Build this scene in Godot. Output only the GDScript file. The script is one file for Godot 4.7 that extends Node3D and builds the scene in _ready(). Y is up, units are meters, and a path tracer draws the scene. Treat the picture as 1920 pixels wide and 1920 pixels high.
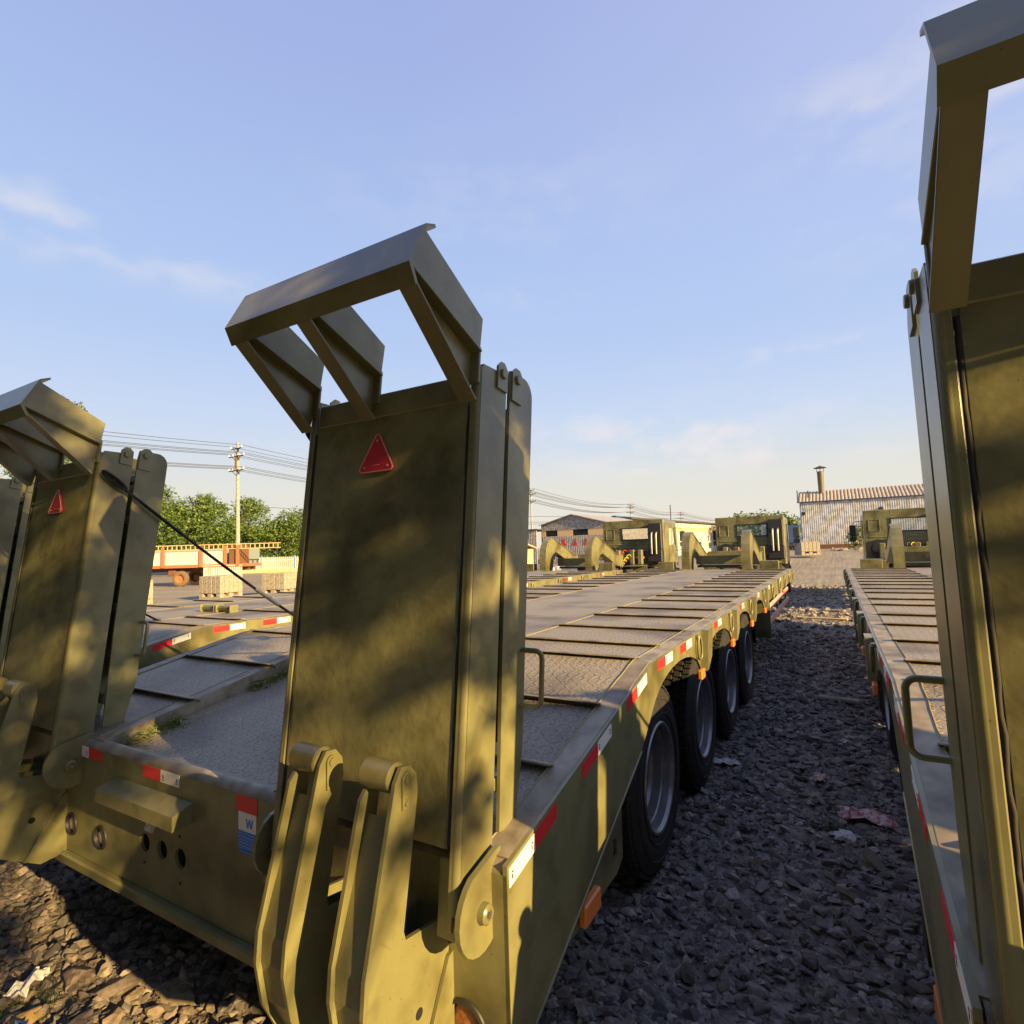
extends Node3D
# x right, y up, distances ahead of the trailers' rear are written f (world z = -f)

const LEAN := 6.78
var rng := RandomNumberGenerator.new()
var M := {}
var taken := {}

# ---------------------------------------------------------------- mesh building
class MB:
	var v := PackedVector3Array()
	var n := PackedVector3Array()
	var c := PackedColorArray()
	var col := Color(1, 1, 1)
	var use_col := false

	func tri(a: Vector3, b: Vector3, d: Vector3, out: Vector3) -> void:
		var g := (b - a).cross(d - a)
		if g.length_squared() < 1e-16:
			return
		g = g.normalized()
		if g.dot(out) > 0.0:
			v.append(a); v.append(d); v.append(b)
		else:
			v.append(a); v.append(b); v.append(d)
			g = -g
		for i in 3:
			n.append(g)
			if use_col: c.append(col)

	func tris(a: Vector3, b: Vector3, d: Vector3, na: Vector3, nb: Vector3, nd: Vector3) -> void:
		var g := (b - a).cross(d - a)
		if g.length_squared() < 1e-18:
			return
		if g.dot(na + nb + nd) > 0.0:
			v.append(a); v.append(d); v.append(b)
			n.append(na); n.append(nd); n.append(nb)
		else:
			v.append(a); v.append(b); v.append(d)
			n.append(na); n.append(nb); n.append(nd)
		if use_col:
			for i in 3: c.append(col)

	func quad(a: Vector3, b: Vector3, d: Vector3, e: Vector3, out: Vector3) -> void:
		tri(a, b, d, out)
		tri(a, d, e, out)

	# box with chamfered edges
	func box(center: Vector3, size: Vector3, ch := 0.0, basis := Basis.IDENTITY) -> void:
		var h := size * 0.5
		ch = minf(ch, minf(h.x, minf(h.y, h.z)) * 0.8)
		var p := func(sx: float, sy: float, sz: float, k: int) -> Vector3:
			var q := Vector3(sx * h.x, sy * h.y, sz * h.z)
			for i in 3:
				if i != k: q[i] -= signf(q[i]) * ch
			return center + basis * q
		for k in 3:
			for s in [-1.0, 1.0]:
				var o := Vector3.ZERO
				o[k] = s
				var i := (k + 1) % 3
				var j := (k + 2) % 3
				var cs := []
				for t in [[-1, -1], [1, -1], [1, 1], [-1, 1]]:
					var q := Vector3.ZERO
					q[k] = s; q[i] = t[0]; q[j] = t[1]
					cs.append(p.call(q.x, q.y, q.z, k))
				quad(cs[0], cs[1], cs[2], cs[3], basis * o)
		if ch <= 0.0:
			return
		for k in 3:
			var i := (k + 1) % 3
			var j := (k + 2) % 3
			for si in [-1.0, 1.0]:
				for sj in [-1.0, 1.0]:
					var q := Vector3.ZERO
					q[i] = si; q[j] = sj
					q[k] = -1.0
					var a: Vector3 = p.call(q.x, q.y, q.z, i)
					var b: Vector3 = p.call(q.x, q.y, q.z, j)
					q[k] = 1.0
					var d: Vector3 = p.call(q.x, q.y, q.z, j)
					var e: Vector3 = p.call(q.x, q.y, q.z, i)
					var o := Vector3.ZERO
					o[i] = si; o[j] = sj
					quad(a, b, d, e, basis * o)
		for sx in [-1.0, 1.0]:
			for sy in [-1.0, 1.0]:
				for sz in [-1.0, 1.0]:
					tri(p.call(sx, sy, sz, 0), p.call(sx, sy, sz, 1), p.call(sx, sy, sz, 2), basis * Vector3(sx, sy, sz))

	func bar(a: Vector3, b: Vector3, w: float, h: float, ch := 0.0, up := Vector3.UP) -> void:
		var d := (b - a)
		var z := d.normalized()
		var x := up.cross(z)
		if x.length() < 1e-4: x = Vector3.RIGHT
		x = x.normalized()
		box((a + b) * 0.5, Vector3(w, h, d.length()), ch, Basis(x, z.cross(x), z))

	# polygon in the plane (ax, ay), thick from t0 to t1 along an
	func prism(poly: PackedVector2Array, o: Vector3, ax: Vector3, ay: Vector3, an: Vector3, t0: float, t1: float) -> void:
		var idx := Geometry2D.triangulate_polygon(poly)
		var lift := func(q: Vector2, t: float) -> Vector3: return o + ax * q.x + ay * q.y + an * t
		for i in range(0, idx.size(), 3):
			tri(lift.call(poly[idx[i]], t0), lift.call(poly[idx[i + 1]], t0), lift.call(poly[idx[i + 2]], t0), -an)
			tri(lift.call(poly[idx[i]], t1), lift.call(poly[idx[i + 1]], t1), lift.call(poly[idx[i + 2]], t1), an)
		var s := -1.0 if Geometry2D.is_polygon_clockwise(poly) else 1.0
		# is_polygon_clockwise is for y down: true there means counter-clockwise here
		var area := 0.0
		for i in poly.size():
			area += poly[i].cross(poly[(i + 1) % poly.size()])
		s = 1.0 if area > 0.0 else -1.0
		for i in poly.size():
			var a := poly[i]
			var b := poly[(i + 1) % poly.size()]
			var e := (b - a)
			var out2 := Vector2(e.y, -e.x) * s
			quad(lift.call(a, t0), lift.call(b, t0), lift.call(b, t1), lift.call(a, t1), ax * out2.x + ay * out2.y)

	# side profile in (f, y), from x0 to x1
	func side(poly: Array, x0: float, x1: float) -> void:
		prism(PackedVector2Array(poly), Vector3.ZERO, Vector3(0, 0, -1), Vector3.UP, Vector3.RIGHT, x0, x1)

	# round solid: profile of (radius, height) along axis from o
	func lathe(prof: Array, o: Vector3, axis: Vector3, seg := 32, smooth := true) -> void:
		axis = axis.normalized()
		var r := axis.cross(Vector3.UP)
		if r.length() < 1e-3: r = Vector3.RIGHT
		r = r.normalized()
		var s := axis.cross(r)
		for i in prof.size() - 1:
			var p: Vector2 = prof[i]
			var q: Vector2 = prof[i + 1]
			var d := q - p
			if d.length() < 1e-6: continue
			var nn := Vector2(d.y, -d.x).normalized()   # (radial, axial)
			for k in seg:
				var a0 := TAU * k / seg
				var a1 := TAU * (k + 1) / seg
				var e0 := r * cos(a0) + s * sin(a0)
				var e1 := r * cos(a1) + s * sin(a1)
				var A := o + e0 * p.x + axis * p.y
				var B := o + e1 * p.x + axis * p.y
				var C := o + e1 * q.x + axis * q.y
				var D := o + e0 * q.x + axis * q.y
				var n0 := e0 * nn.x + axis * nn.y
				var n1 := e1 * nn.x + axis * nn.y
				if smooth:
					tris(A, B, C, n0, n1, n1)
					tris(A, C, D, n0, n1, n0)
				else:
					quad(A, B, C, D, n0 + n1)

	func cyl(a: Vector3, b: Vector3, r: float, seg := 16, r2 := -1.0) -> void:
		if r2 < 0.0: r2 = r
		var L := (b - a).length()
		lathe([Vector2(0, 0), Vector2(r, 0), Vector2(r2, L), Vector2(0, L)], a, b - a, seg)

	func tube(path: Array, r: float, seg := 8) -> void:
		var prev_u := Vector3.ZERO
		var rings := []
		var norms := []
		for i in path.size():
			var t: Vector3 = (path[mini(i + 1, path.size() - 1)] - path[maxi(i - 1, 0)]).normalized()
			var u := prev_u - t * prev_u.dot(t)
			if u.length() < 1e-3:
				u = t.cross(Vector3.UP)
				if u.length() < 1e-3: u = t.cross(Vector3.RIGHT)
			u = u.normalized()
			prev_u = u
			var w := t.cross(u)
			var ring := []
			var nr := []
			for k in seg:
				var a := TAU * k / seg
				var e := u * cos(a) + w * sin(a)
				ring.append(path[i] + e * r)
				nr.append(e)
			rings.append(ring)
			norms.append(nr)
		for i in path.size() - 1:
			for k in seg:
				var k1 := (k + 1) % seg
				tris(rings[i][k], rings[i][k1], rings[i + 1][k1], norms[i][k], norms[i][k1], norms[i + 1][k1])
				tris(rings[i][k], rings[i + 1][k1], rings[i + 1][k], norms[i][k], norms[i + 1][k1], norms[i + 1][k])
		for e in [0, path.size() - 1]:
			var out: Vector3 = path[e] - path[1 if e == 0 else e - 1]
			for k in range(1, seg - 1):
				tri(rings[e][0], rings[e][k], rings[e][k + 1], out)

	func mesh() -> ArrayMesh:
		var arr := []
		arr.resize(Mesh.ARRAY_MAX)
		arr[Mesh.ARRAY_VERTEX] = v
		arr[Mesh.ARRAY_NORMAL] = n
		if use_col: arr[Mesh.ARRAY_COLOR] = c
		var m := ArrayMesh.new()
		m.add_surface_from_arrays(Mesh.PRIMITIVE_TRIANGLES, arr)
		return m

func P(x: float, y: float, f: float) -> Vector3:
	return Vector3(x, y, -f)

# ---------------------------------------------------------------- naming and placing
func numbered(called: String, parent: Node) -> String:
	var key := [parent.get_instance_id(), called]
	var k: int = taken.get(key, 0)
	taken[key] = k + 1
	return called if k == 0 else "%s_%03d" % [called, k]

func hang(o: Node3D, called: String, parent: Node = null) -> Node3D:
	if parent == null: parent = self
	o.name = numbered(called, parent)
	parent.add_child(o, true)
	return o

func put(mb, called: String, mat: Material, parent: Node = null, at := Transform3D.IDENTITY) -> MeshInstance3D:
	var o := MeshInstance3D.new()
	o.mesh = mb.mesh() if mb is MB else mb
	o.material_override = mat
	o.transform = at
	hang(o, called, parent)
	return o

func tag(o: Node, label: String, category: String, group := "", kind := "") -> Node:
	o.set_meta("label", label)
	if category: o.set_meta("category", category)
	if group: o.set_meta("group", group)
	if kind: o.set_meta("kind", kind)
	return o

func thing(called: String, label: String, category: String, at := Vector3.ZERO, turn := 0.0, group := "") -> Node3D:
	var o := Node3D.new()
	hang(o, called)
	o.position = at
	o.rotation.y = turn
	tag(o, label, category, group)
	return o

func struct(mb, called: String, mat: Material) -> MeshInstance3D:
	var o := put(mb, called, mat)
	o.set_meta("kind", "structure")
	return o

func shift(x: float, y: float, f: float) -> Transform3D:
	return Transform3D(Basis.IDENTITY, P(x, y, f))

# ---------------------------------------------------------------- materials
func noise_image(size: int, freq: float, seed_: int, oct := 4, kind := FastNoiseLite.TYPE_SIMPLEX_SMOOTH) -> Image:
	var z := FastNoiseLite.new()
	z.noise_type = kind
	z.seed = seed_
	z.frequency = freq
	z.fractal_octaves = oct
	var im := z.get_seamless_image(size, size)
	im.convert(Image.FORMAT_RGB8)
	return im

func ramp_texture(im: Image, ramp: Array) -> ImageTexture:   # ramp: [[t, Color], ...]
	var g := Gradient.new()
	g.offsets = PackedFloat32Array(ramp.map(func(e): return e[0]))
	g.colors = PackedColorArray(ramp.map(func(e): return e[1]))
	var o := Image.create(im.get_width(), im.get_height(), false, Image.FORMAT_RGB8)
	for y in im.get_height():
		for x in im.get_width():
			o.set_pixel(x, y, g.sample(im.get_pixel(x, y).r))
	return ImageTexture.create_from_image(o)

func lin(r: float, g: float, b: float) -> Color:
	return Color(r, g, b).linear_to_srgb()

func mat(color: Color, rough := 0.6, metal := 0.0) -> StandardMaterial3D:
	var m := StandardMaterial3D.new()
	m.albedo_color = color
	m.roughness = rough
	m.metallic = metal
	return m

func textured(color: Color, tex: Texture2D, scale: float, rough: float, hm: Texture2D = null, hs := 0.0, metal := 0.0) -> StandardMaterial3D:
	var m := mat(color, rough, metal)
	m.albedo_texture = tex
	m.uv1_triplanar = true
	m.uv1_world_triplanar = true
	m.uv1_scale = Vector3.ONE * scale
	if hm:
		m.heightmap_enabled = true
		m.heightmap_texture = hm
		m.heightmap_scale = hs
	return m

func diamond_image() -> Image:
	# lozenge tread plate: raised dashes, alternately turned
	var s := 256
	var im := Image.create(s, s, false, Image.FORMAT_RGB8)
	im.fill(Color(0, 0, 0))
	var cells := 4
	var w := s / float(cells)
	for y in s:
		for x in s:
			var h := 0.0
			var cx := int(x / w)
			var cy := int(y / w)
			var px := x - (cx + 0.5) * w
			var py := y - (cy + 0.5) * w
			var a := PI / 4 if (cx + cy) % 2 == 0 else -PI / 4
			var u := px * cos(a) + py * sin(a)
			var t := -px * sin(a) + py * cos(a)
			var q := (u / (w * 0.52)) * (u / (w * 0.52))
			var half := w * 0.13 * (1.0 - q)
			if q < 1.0 and absf(t) < half:
				h = clampf((half - absf(t)) / 3.0, 0.0, 1.0)
			im.set_pixel(x, y, Color(h, h, h))
	return im

func make_materials() -> void:
	var fine := noise_image(512, 0.012, 3, 5)
	var wim := ramp_texture(fine, [[0.0, Color(0.76, 0.75, 0.72)], [0.45, Color(0.90, 0.90, 0.89)], [1.0, Color(0.97, 0.97, 0.97)]]).get_image()
	rng.seed = 404
	for k in 620:   # dust specks and small chips
		var x := rng.randi_range(2, 508)
		var y := rng.randi_range(2, 508)
		var q := Color(1, 1, 1) if rng.randf() < 0.72 else Color(0.55, 0.52, 0.48)
		wim.set_pixel(x, y, q)
		if rng.randf() < 0.4: wim.set_pixel(x + 1, y, q)
		if rng.randf() < 0.3: wim.set_pixel(x, y + 1, q)
	for k in 26:    # rubbed lines
		var p := Vector2(rng.randf_range(0, 511), rng.randf_range(0, 511))
		var d := Vector2.from_angle(rng.randf() * TAU)
		var q := Color(1, 1, 1) if rng.randf() < 0.6 else Color(0.66, 0.64, 0.6)
		for j in rng.randi_range(12, 60):
			p += d
			d = d.rotated(rng.randf_range(-0.06, 0.06))
			var c0 := wim.get_pixel(posmod(int(p.x), 512), posmod(int(p.y), 512))
			wim.set_pixel(posmod(int(p.x), 512), posmod(int(p.y), 512), c0.lerp(q, 0.5))
	var wear := ImageTexture.create_from_image(wim)
	var stain := ramp_texture(noise_image(512, 0.009, 44, 5), [[0.0, Color(0.62, 0.60, 0.58)], [0.3, Color(0.82, 0.80, 0.78)], [0.5, Color(0.96, 0.95, 0.94)], [1.0, Color(1, 1, 1)]])
	var stained := func(m: StandardMaterial3D, sc: float) -> void:
		m.detail_enabled = true
		m.detail_albedo = stain
		m.detail_blend_mode = BaseMaterial3D.BLEND_MODE_MUL
		m.detail_uv_layer = BaseMaterial3D.DETAIL_UV_2
		m.uv2_triplanar = true
		m.uv2_world_triplanar = true
		m.uv2_scale = Vector3.ONE * sc
	var peel := ImageTexture.create_from_image(noise_image(256, 0.09, 8, 3))
	var dusty := ramp_texture(noise_image(512, 0.02, 5, 5), [[0.0, Color(0.62, 0.60, 0.58)], [0.35, Color(0.82, 0.81, 0.79)], [0.7, Color(0.95, 0.95, 0.95)], [1.0, Color(1, 1, 1)]])
	M.paint = textured(lin(0.255, 0.246, 0.112), wear, 0.9, 0.40, peel, 0.035)
	M.paint.roughness = 0.38
	M.ramp_skin = textured(lin(0.255, 0.246, 0.112), wear, 1.3, 0.42, ImageTexture.create_from_image(noise_image(256, 0.06, 18, 3)), 0.12)
	M.seam = mat(lin(0.02, 0.018, 0.015), 0.8)
	M.bead = textured(lin(0.30, 0.26, 0.12), wear, 2.0, 0.6)
	M.deck = textured(lin(0.390, 0.340, 0.245), dusty, 0.7, 0.55)
	M.tread = textured(lin(0.390, 0.340, 0.245), dusty, 6.0, 0.5, ImageTexture.create_from_image(diamond_image()), 0.45)
	M.dark_steel = textured(lin(0.045, 0.042, 0.038), wear, 1.5, 0.65)
	M.rust = textured(lin(0.22, 0.10, 0.045), dusty, 2.0, 0.85)
	M.tyre = textured(lin(0.022, 0.021, 0.022), dusty, 1.6, 0.78, peel, 0.1)
	M.rim = textured(lin(0.30, 0.305, 0.33), wear, 1.7, 0.36, null, 0.0, 0.55)
	M.red = mat(lin(0.70, 0.035, 0.035), 0.35)
	M.white = mat(lin(0.80, 0.77, 0.70), 0.4)
	M.ink = mat(lin(0.05, 0.02, 0.02), 0.6)
	M.blue = mat(lin(0.05, 0.22, 0.60), 0.4)
	M.amber = mat(lin(0.80, 0.22, 0.02), 0.25)
	M.amber.clearcoat_enabled = true
	M.lens_red = mat(lin(0.55, 0.02, 0.04), 0.18)
	M.lens_red.clearcoat_enabled = true
	M.brown_lens = textured(lin(0.36, 0.13, 0.05), dusty, 6.0, 0.3)
	M.rubber = mat(lin(0.02, 0.02, 0.021), 0.55)
	M.hole = mat(lin(0.008, 0.008, 0.012), 0.9)
	M.chrome = mat(lin(0.62, 0.60, 0.55), 0.25, 0.9)
	M.zinc = textured(lin(0.50, 0.48, 0.44), wear, 2.0, 0.4, null, 0.0, 0.7)
	M.wire_rope = textured(lin(0.09, 0.085, 0.08), peel, 40.0, 0.5, peel, 0.4, 0.5)
	M.glass = mat(Color(0.72, 0.86, 0.80, 0.16), 0.03)
	M.glass.transparency = BaseMaterial3D.TRANSPARENCY_ALPHA
	M.mirror_face = mat(lin(0.12, 0.13, 0.15), 0.08, 0.6)
	M.cab_black = textured(lin(0.030, 0.030, 0.034), wear, 2.0, 0.5)
	stained.call(M.deck, 0.33)
	stained.call(M.tread, 0.21)
	stained.call(M.paint, 0.27)
	stained.call(M.ramp_skin, 0.37)
	for k in [M.paint, M.ramp_skin]:
		k.clearcoat_enabled = true
		k.clearcoat = 0.35
		k.clearcoat_roughness = 0.28
	# ground
	var g1 := noise_image(1024, 0.02, 21, 5)
	var gravel := ramp_texture(g1, [[0.0, Color(0.42, 0.40, 0.40)], [0.35, Color(0.66, 0.65, 0.64)], [0.55, Color(0.86, 0.85, 0.83)], [0.75, Color(0.97, 0.96, 0.95)], [1.0, Color(1, 1, 1)]])
	var pebble := noise_image(1024, 0.035, 33, 3, FastNoiseLite.TYPE_CELLULAR)
	M.ground = textured(Color(1, 1, 1), gravel, 0.55, 0.95, ImageTexture.create_from_image(pebble), 2.2)
	M.ground.vertex_color_use_as_albedo = true
	M.stone = textured(Color(1, 1, 1), dusty, 3.0, 0.9)
	M.stone.vertex_color_use_as_albedo = true
	M.leaf = mat(Color(1, 1, 1), 0.55)
	M.leaf.vertex_color_use_as_albedo = true
	M.leaf.cull_mode = BaseMaterial3D.CULL_DISABLED
	M.leaf.backlight_enabled = true
	M.leaf.backlight = Color(0.5, 0.55, 0.2)
	M.bark = textured(lin(0.12, 0.09, 0.065), dusty, 1.5, 0.95)
	M.concrete = textured(lin(0.46, 0.43, 0.37), dusty, 0.5, 0.9, peel, 0.3)
	M.block = textured(lin(0.42, 0.38, 0.31), dusty, 0.9, 0.95, peel, 0.08)
	M.sheet = textured(lin(0.72, 0.73, 0.74), dusty, 0.12, 0.5)
	M.old_sheet = textured(lin(0.44, 0.42, 0.42), dusty, 0.2, 0.6)
	M.roof_sheet = textured(lin(0.52, 0.44, 0.35), dusty, 0.2, 0.8)
	M.plaster = textured(lin(0.72, 0.69, 0.60), dusty, 0.1, 0.9)
	M.tan = mat(lin(0.60, 0.42, 0.22), 0.85)
	M.dark_roof = mat(lin(0.06, 0.055, 0.06), 0.7)
	M.blue_roof = textured(lin(0.10, 0.22, 0.42), dusty, 0.3, 0.6)
	M.orange_paint = textured(lin(0.50, 0.20, 0.09), dusty, 1.2, 0.75)
	M.fence_white = mat(lin(0.72, 0.70, 0.62), 0.6)
	M.fence_blue = mat(lin(0.10, 0.26, 0.50), 0.6)
	M.yellow = mat(lin(0.75, 0.55, 0.04), 0.6)
	M.tarp = textured(lin(0.02, 0.07, 0.24), dusty, 1.0, 0.6)
	M.paper = textured(lin(0.78, 0.78, 0.80), dusty, 5.0, 0.8)
	M.wire = mat(lin(0.05, 0.05, 0.055), 0.6)

# ---------------------------------------------------------------- sky
func sky_texture() -> ImageTexture:
	var w := 1024
	var h := 512
	var im := Image.create(w, h, false, Image.FORMAT_RGB8)
	var g := Gradient.new()
	g.offsets = PackedFloat32Array([0.0, 0.06, 0.11, 0.17, 0.225, 0.34, 0.47, 0.72, 1.0])
	g.colors = PackedColorArray([Color("ede5d3"), Color("eae5d9"), Color("e6e5dd"), Color("d6e0ec"), Color("cadaf4"), Color("b8cef3"), Color("aec6f1"), Color("a1b2e4"), Color("93a5da")])
	var z := FastNoiseLite.new()
	z.seed = 77
	z.frequency = 1.0
	z.fractal_octaves = 5
	var z2 := FastNoiseLite.new()
	z2.seed = 12
	z2.frequency = 1.0
	z2.fractal_octaves = 4
	# wisps: azimuth and height in degrees (azimuth left of straight ahead of the trailers is negative), spread, strength
	var wisps := [[-71.0, 26.0, 6.0, 2.6, 0.55], [-60.0, 24.5, 5.5, 1.6, 0.35], [3.0, 34.0, 4.5, 3.0, 0.4], [-14.0, 11.0, 13.0, 2.6, 0.75], [-3.5, 17.3, 8.0, 0.7, 0.5], [13.5, 33.0, 4.0, 5.0, 0.5], [-27.0, 25.0, 4.0, 1.0, 0.35], [-30.0, 33.0, 16.0, 4.0, 0.16], [-8.0, 8.0, 16.0, 1.2, 0.5], [8.0, 26.0, 8.0, 4.0, 0.2], [60.0, 24.0, 14.0, 3.0, 0.6], [-120.0, 20.0, 16.0, 3.0, 0.6], [160.0, 28.0, 18.0, 4.0, 0.6]]
	for y in h:
		var el := (0.5 - (y + 0.5) / h) * 180.0
		var base := g.sample(clampf(sin(deg_to_rad(el)), 0.0, 1.0)) if el > 0.0 else Color(0.42, 0.39, 0.34)
		for x in w:
			var c := base
			if el > 0.0 and el < 62.0:
				# panorama: the first column looks along -z, growing to the right
				var az := wrapf((x + 0.5) / w * 360.0, -180.0, 180.0)
				var lav := clampf((az + 40.0) / 70.0, 0.0, 1.0) * smoothstep(10.0, 40.0, el) * smoothstep(120.0, 50.0, absf(az))
				c = c.lerp(Color("cacff2"), 0.55 * lav)
				var d := Vector3(sin(deg_to_rad(az)) * cos(deg_to_rad(el)), sin(deg_to_rad(el)), -cos(deg_to_rad(az)) * cos(deg_to_rad(el)))
				var a := 0.0
				for q in wisps:
					var dx: float = wrapf(az - q[0], -180.0, 180.0) * cos(deg_to_rad(el)) / q[2]
					var dy: float = (el - q[1]) / q[3]
					var r2: float = dx * dx + dy * dy
					if r2 < 5.0:
						a += q[4] * exp(-r2 * 1.1)
				if a > 0.01:
					var nz := z.get_noise_3d(d.x * 5.0, d.y * 16.0, d.z * 5.0) * 0.6 + z2.get_noise_3d(d.x * 22.0, d.y * 50.0, d.z * 22.0) * 0.3
					a *= smoothstep(-0.2, 0.32, nz)
					c = c.lerp(Color("f6ecea"), clampf(a, 0.0, 0.8))
			im.set_pixel(x, y, c)
	return ImageTexture.create_from_image(im)

# ---------------------------------------------------------------- ground
var hn := FastNoiseLite.new()
var hn2 := FastNoiseLite.new()

func ground_h(x: float, f: float) -> float:
	var near := 1.0 - smoothstep(14.0, 30.0, Vector2(x + 1.0, f - 2.0).length())
	var h := (hn.get_noise_2d(x * 1.6, f * 1.6) * 0.05 + hn2.get_noise_2d(x * 5.5, f * 5.5) * 0.022) * (0.35 + 0.65 * near)
	# wheel tracks stay level
	for k in 3:
		var cx: float = [-1.65, 2.65, -5.62][k]
		for s in [-1.0, 1.0]:
			var d := absf(x - cx - s * 1.36)
			if d < 0.4 and f > -1.0 and f < 5.0:
				h *= smoothstep(0.18, 0.4, d)
	h += smoothstep(26.0, 62.0, f) * (1.0 - smoothstep(90.0, 300.0, f)) * smoothstep(-24.0, -10.0, x) * 1.05
	return h - 0.01

func spaced(lo: float, hi: float, nlo: float, nhi: float, step: float, grow: float) -> PackedFloat32Array:
	var out := PackedFloat32Array()
	var a := nlo
	while a <= nhi:
		out.append(a)
		a += step
	var s := step
	var b := nhi
	while b < hi:
		s *= grow
		b += s
		out.append(b)
	s = step
	b = nlo
	while b > lo:
		s *= grow
		b -= s
		out.append(b)
	out.sort()
	return out

func make_ground() -> void:
	hn.seed = 4
	hn.frequency = 1.0
	hn.fractal_octaves = 3
	hn2.seed = 9
	hn2.frequency = 1.0
	hn2.fractal_octaves = 3
	var xs := spaced(-900, 700, -4.6, 1.6, 0.04, 1.09)
	var fs := spaced(-120, 1500, -3.2, 6.0, 0.04, 1.06)
	var nx := xs.size()
	var nf := fs.size()
	var v := PackedVector3Array()
	var c := PackedColorArray()
	v.resize(nx * nf)
	c.resize(nx * nf)
	var tint := FastNoiseLite.new()
	tint.seed = 31
	tint.frequency = 0.35
	tint.fractal_octaves = 4
	for j in nf:
		for i in nx:
			var x := xs[i]
			var f := fs[j]
			v[j * nx + i] = Vector3(x, ground_h(x, f), -f)
			var t := tint.get_noise_2d(x, f)
			var slag := smoothstep(11.0, 5.0, absf(x + 0.5)) * smoothstep(26.0, 13.0, f)
			slag = clampf(slag + t * 0.5 * slag, 0.0, 1.0)
			var tan_ := Color(0.46, 0.41, 0.32).lerp(Color(0.34, 0.30, 0.245), clampf(0.5 + t, 0.0, 1.0))
			var dark := Color(0.26, 0.24, 0.232).lerp(Color(0.36, 0.335, 0.31), clampf(0.5 + t * 1.4, 0.0, 1.0))
			var rub := smoothstep(-0.7, -1.4, x) * smoothstep(-1.0, -1.6, f)
			c[j * nx + i] = tan_.lerp(dark.lerp(Color(0.20, 0.165, 0.13), rub), slag)
	var nrm := PackedVector3Array()
	nrm.resize(nx * nf)
	for j in nf:
		for i in nx:
			var i0 := maxi(i - 1, 0)
			var i1 := mini(i + 1, nx - 1)
			var j0 := maxi(j - 1, 0)
			var j1 := mini(j + 1, nf - 1)
			var dx := v[j * nx + i1] - v[j * nx + i0]
			var df := v[j1 * nx + i] - v[j0 * nx + i]
			nrm[j * nx + i] = dx.cross(df).normalized() if dx.cross(df).y > 0 else df.cross(dx).normalized()
	var idx := PackedInt32Array()
	for j in nf - 1:
		for i in nx - 1:
			var a := j * nx + i
			idx.append_array(PackedInt32Array([a, a + nx, a + nx + 1, a, a + nx + 1, a + 1]))
	var arr := []
	arr.resize(Mesh.ARRAY_MAX)
	arr[Mesh.ARRAY_VERTEX] = v
	arr[Mesh.ARRAY_NORMAL] = nrm
	arr[Mesh.ARRAY_COLOR] = c
	arr[Mesh.ARRAY_INDEX] = idx
	var m := ArrayMesh.new()
	m.add_surface_from_arrays(Mesh.PRIMITIVE_TRIANGLES, arr)
	var o := put(m, "ground", M.ground)
	tag(o, "dark slag and rubble ground turning to tan gravel farther off", "", "", "structure")

# ---------------------------------------------------------------- stones
func rock_mesh(seed_: int, flat: float, color: Color, rough := 0.34, sub := 1) -> ArrayMesh:
	var z := FastNoiseLite.new()
	z.seed = seed_
	z.frequency = 0.9
	z.fractal_octaves = 3
	var t := (1.0 + sqrt(5.0)) / 2.0
	var p := [Vector3(-1, t, 0), Vector3(1, t, 0), Vector3(-1, -t, 0), Vector3(1, -t, 0), Vector3(0, -1, t), Vector3(0, 1, t), Vector3(0, -1, -t), Vector3(0, 1, -t), Vector3(t, 0, -1), Vector3(t, 0, 1), Vector3(-t, 0, -1), Vector3(-t, 0, 1)]
	var faces := [[0, 11, 5], [0, 5, 1], [0, 1, 7], [0, 7, 10], [0, 10, 11], [1, 5, 9], [5, 11, 4], [11, 10, 2], [10, 7, 6], [7, 1, 8], [3, 9, 4], [3, 4, 2], [3, 2, 6], [3, 6, 8], [3, 8, 9], [4, 9, 5], [2, 4, 11], [6, 2, 10], [8, 6, 7], [9, 8, 1]]
	var tl := []
	for q in faces: tl.append([p[q[0]].normalized(), p[q[1]].normalized(), p[q[2]].normalized()])
	for k in sub:
		var nt := []
		for q in tl:
			var a: Vector3 = ((q[0] + q[1]) * 0.5).normalized()
			var b: Vector3 = ((q[1] + q[2]) * 0.5).normalized()
			var d: Vector3 = ((q[2] + q[0]) * 0.5).normalized()
			nt.append_array([[q[0], a, d], [a, q[1], b], [d, b, q[2]], [a, b, d]])
		tl = nt
	var mb := MB.new()
	mb.use_col = true
	mb.col = color
	var planes := []
	var r2 := RandomNumberGenerator.new()
	r2.seed = seed_
	for k in 10:
		planes.append([Vector3(r2.randfn(), r2.randfn(), r2.randfn()).normalized(), r2.randf_range(0.36, 0.75)])
	var push := func(d: Vector3) -> Vector3:
		var rr := 1.0 + z.get_noise_3dv(d * 1.6) * rough * 1.6
		var q := d * rr
		for pl in planes:
			var e: float = q.dot(pl[0]) - pl[1]
			if e > 0.0: q -= pl[0] * e
		q.y *= flat
		return q
	for q in tl:
		var a: Vector3 = push.call(q[0])
		var b: Vector3 = push.call(q[1])
		var d: Vector3 = push.call(q[2])
		mb.tri(a, b, d, a + b + d)
	return mb.mesh()

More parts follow.
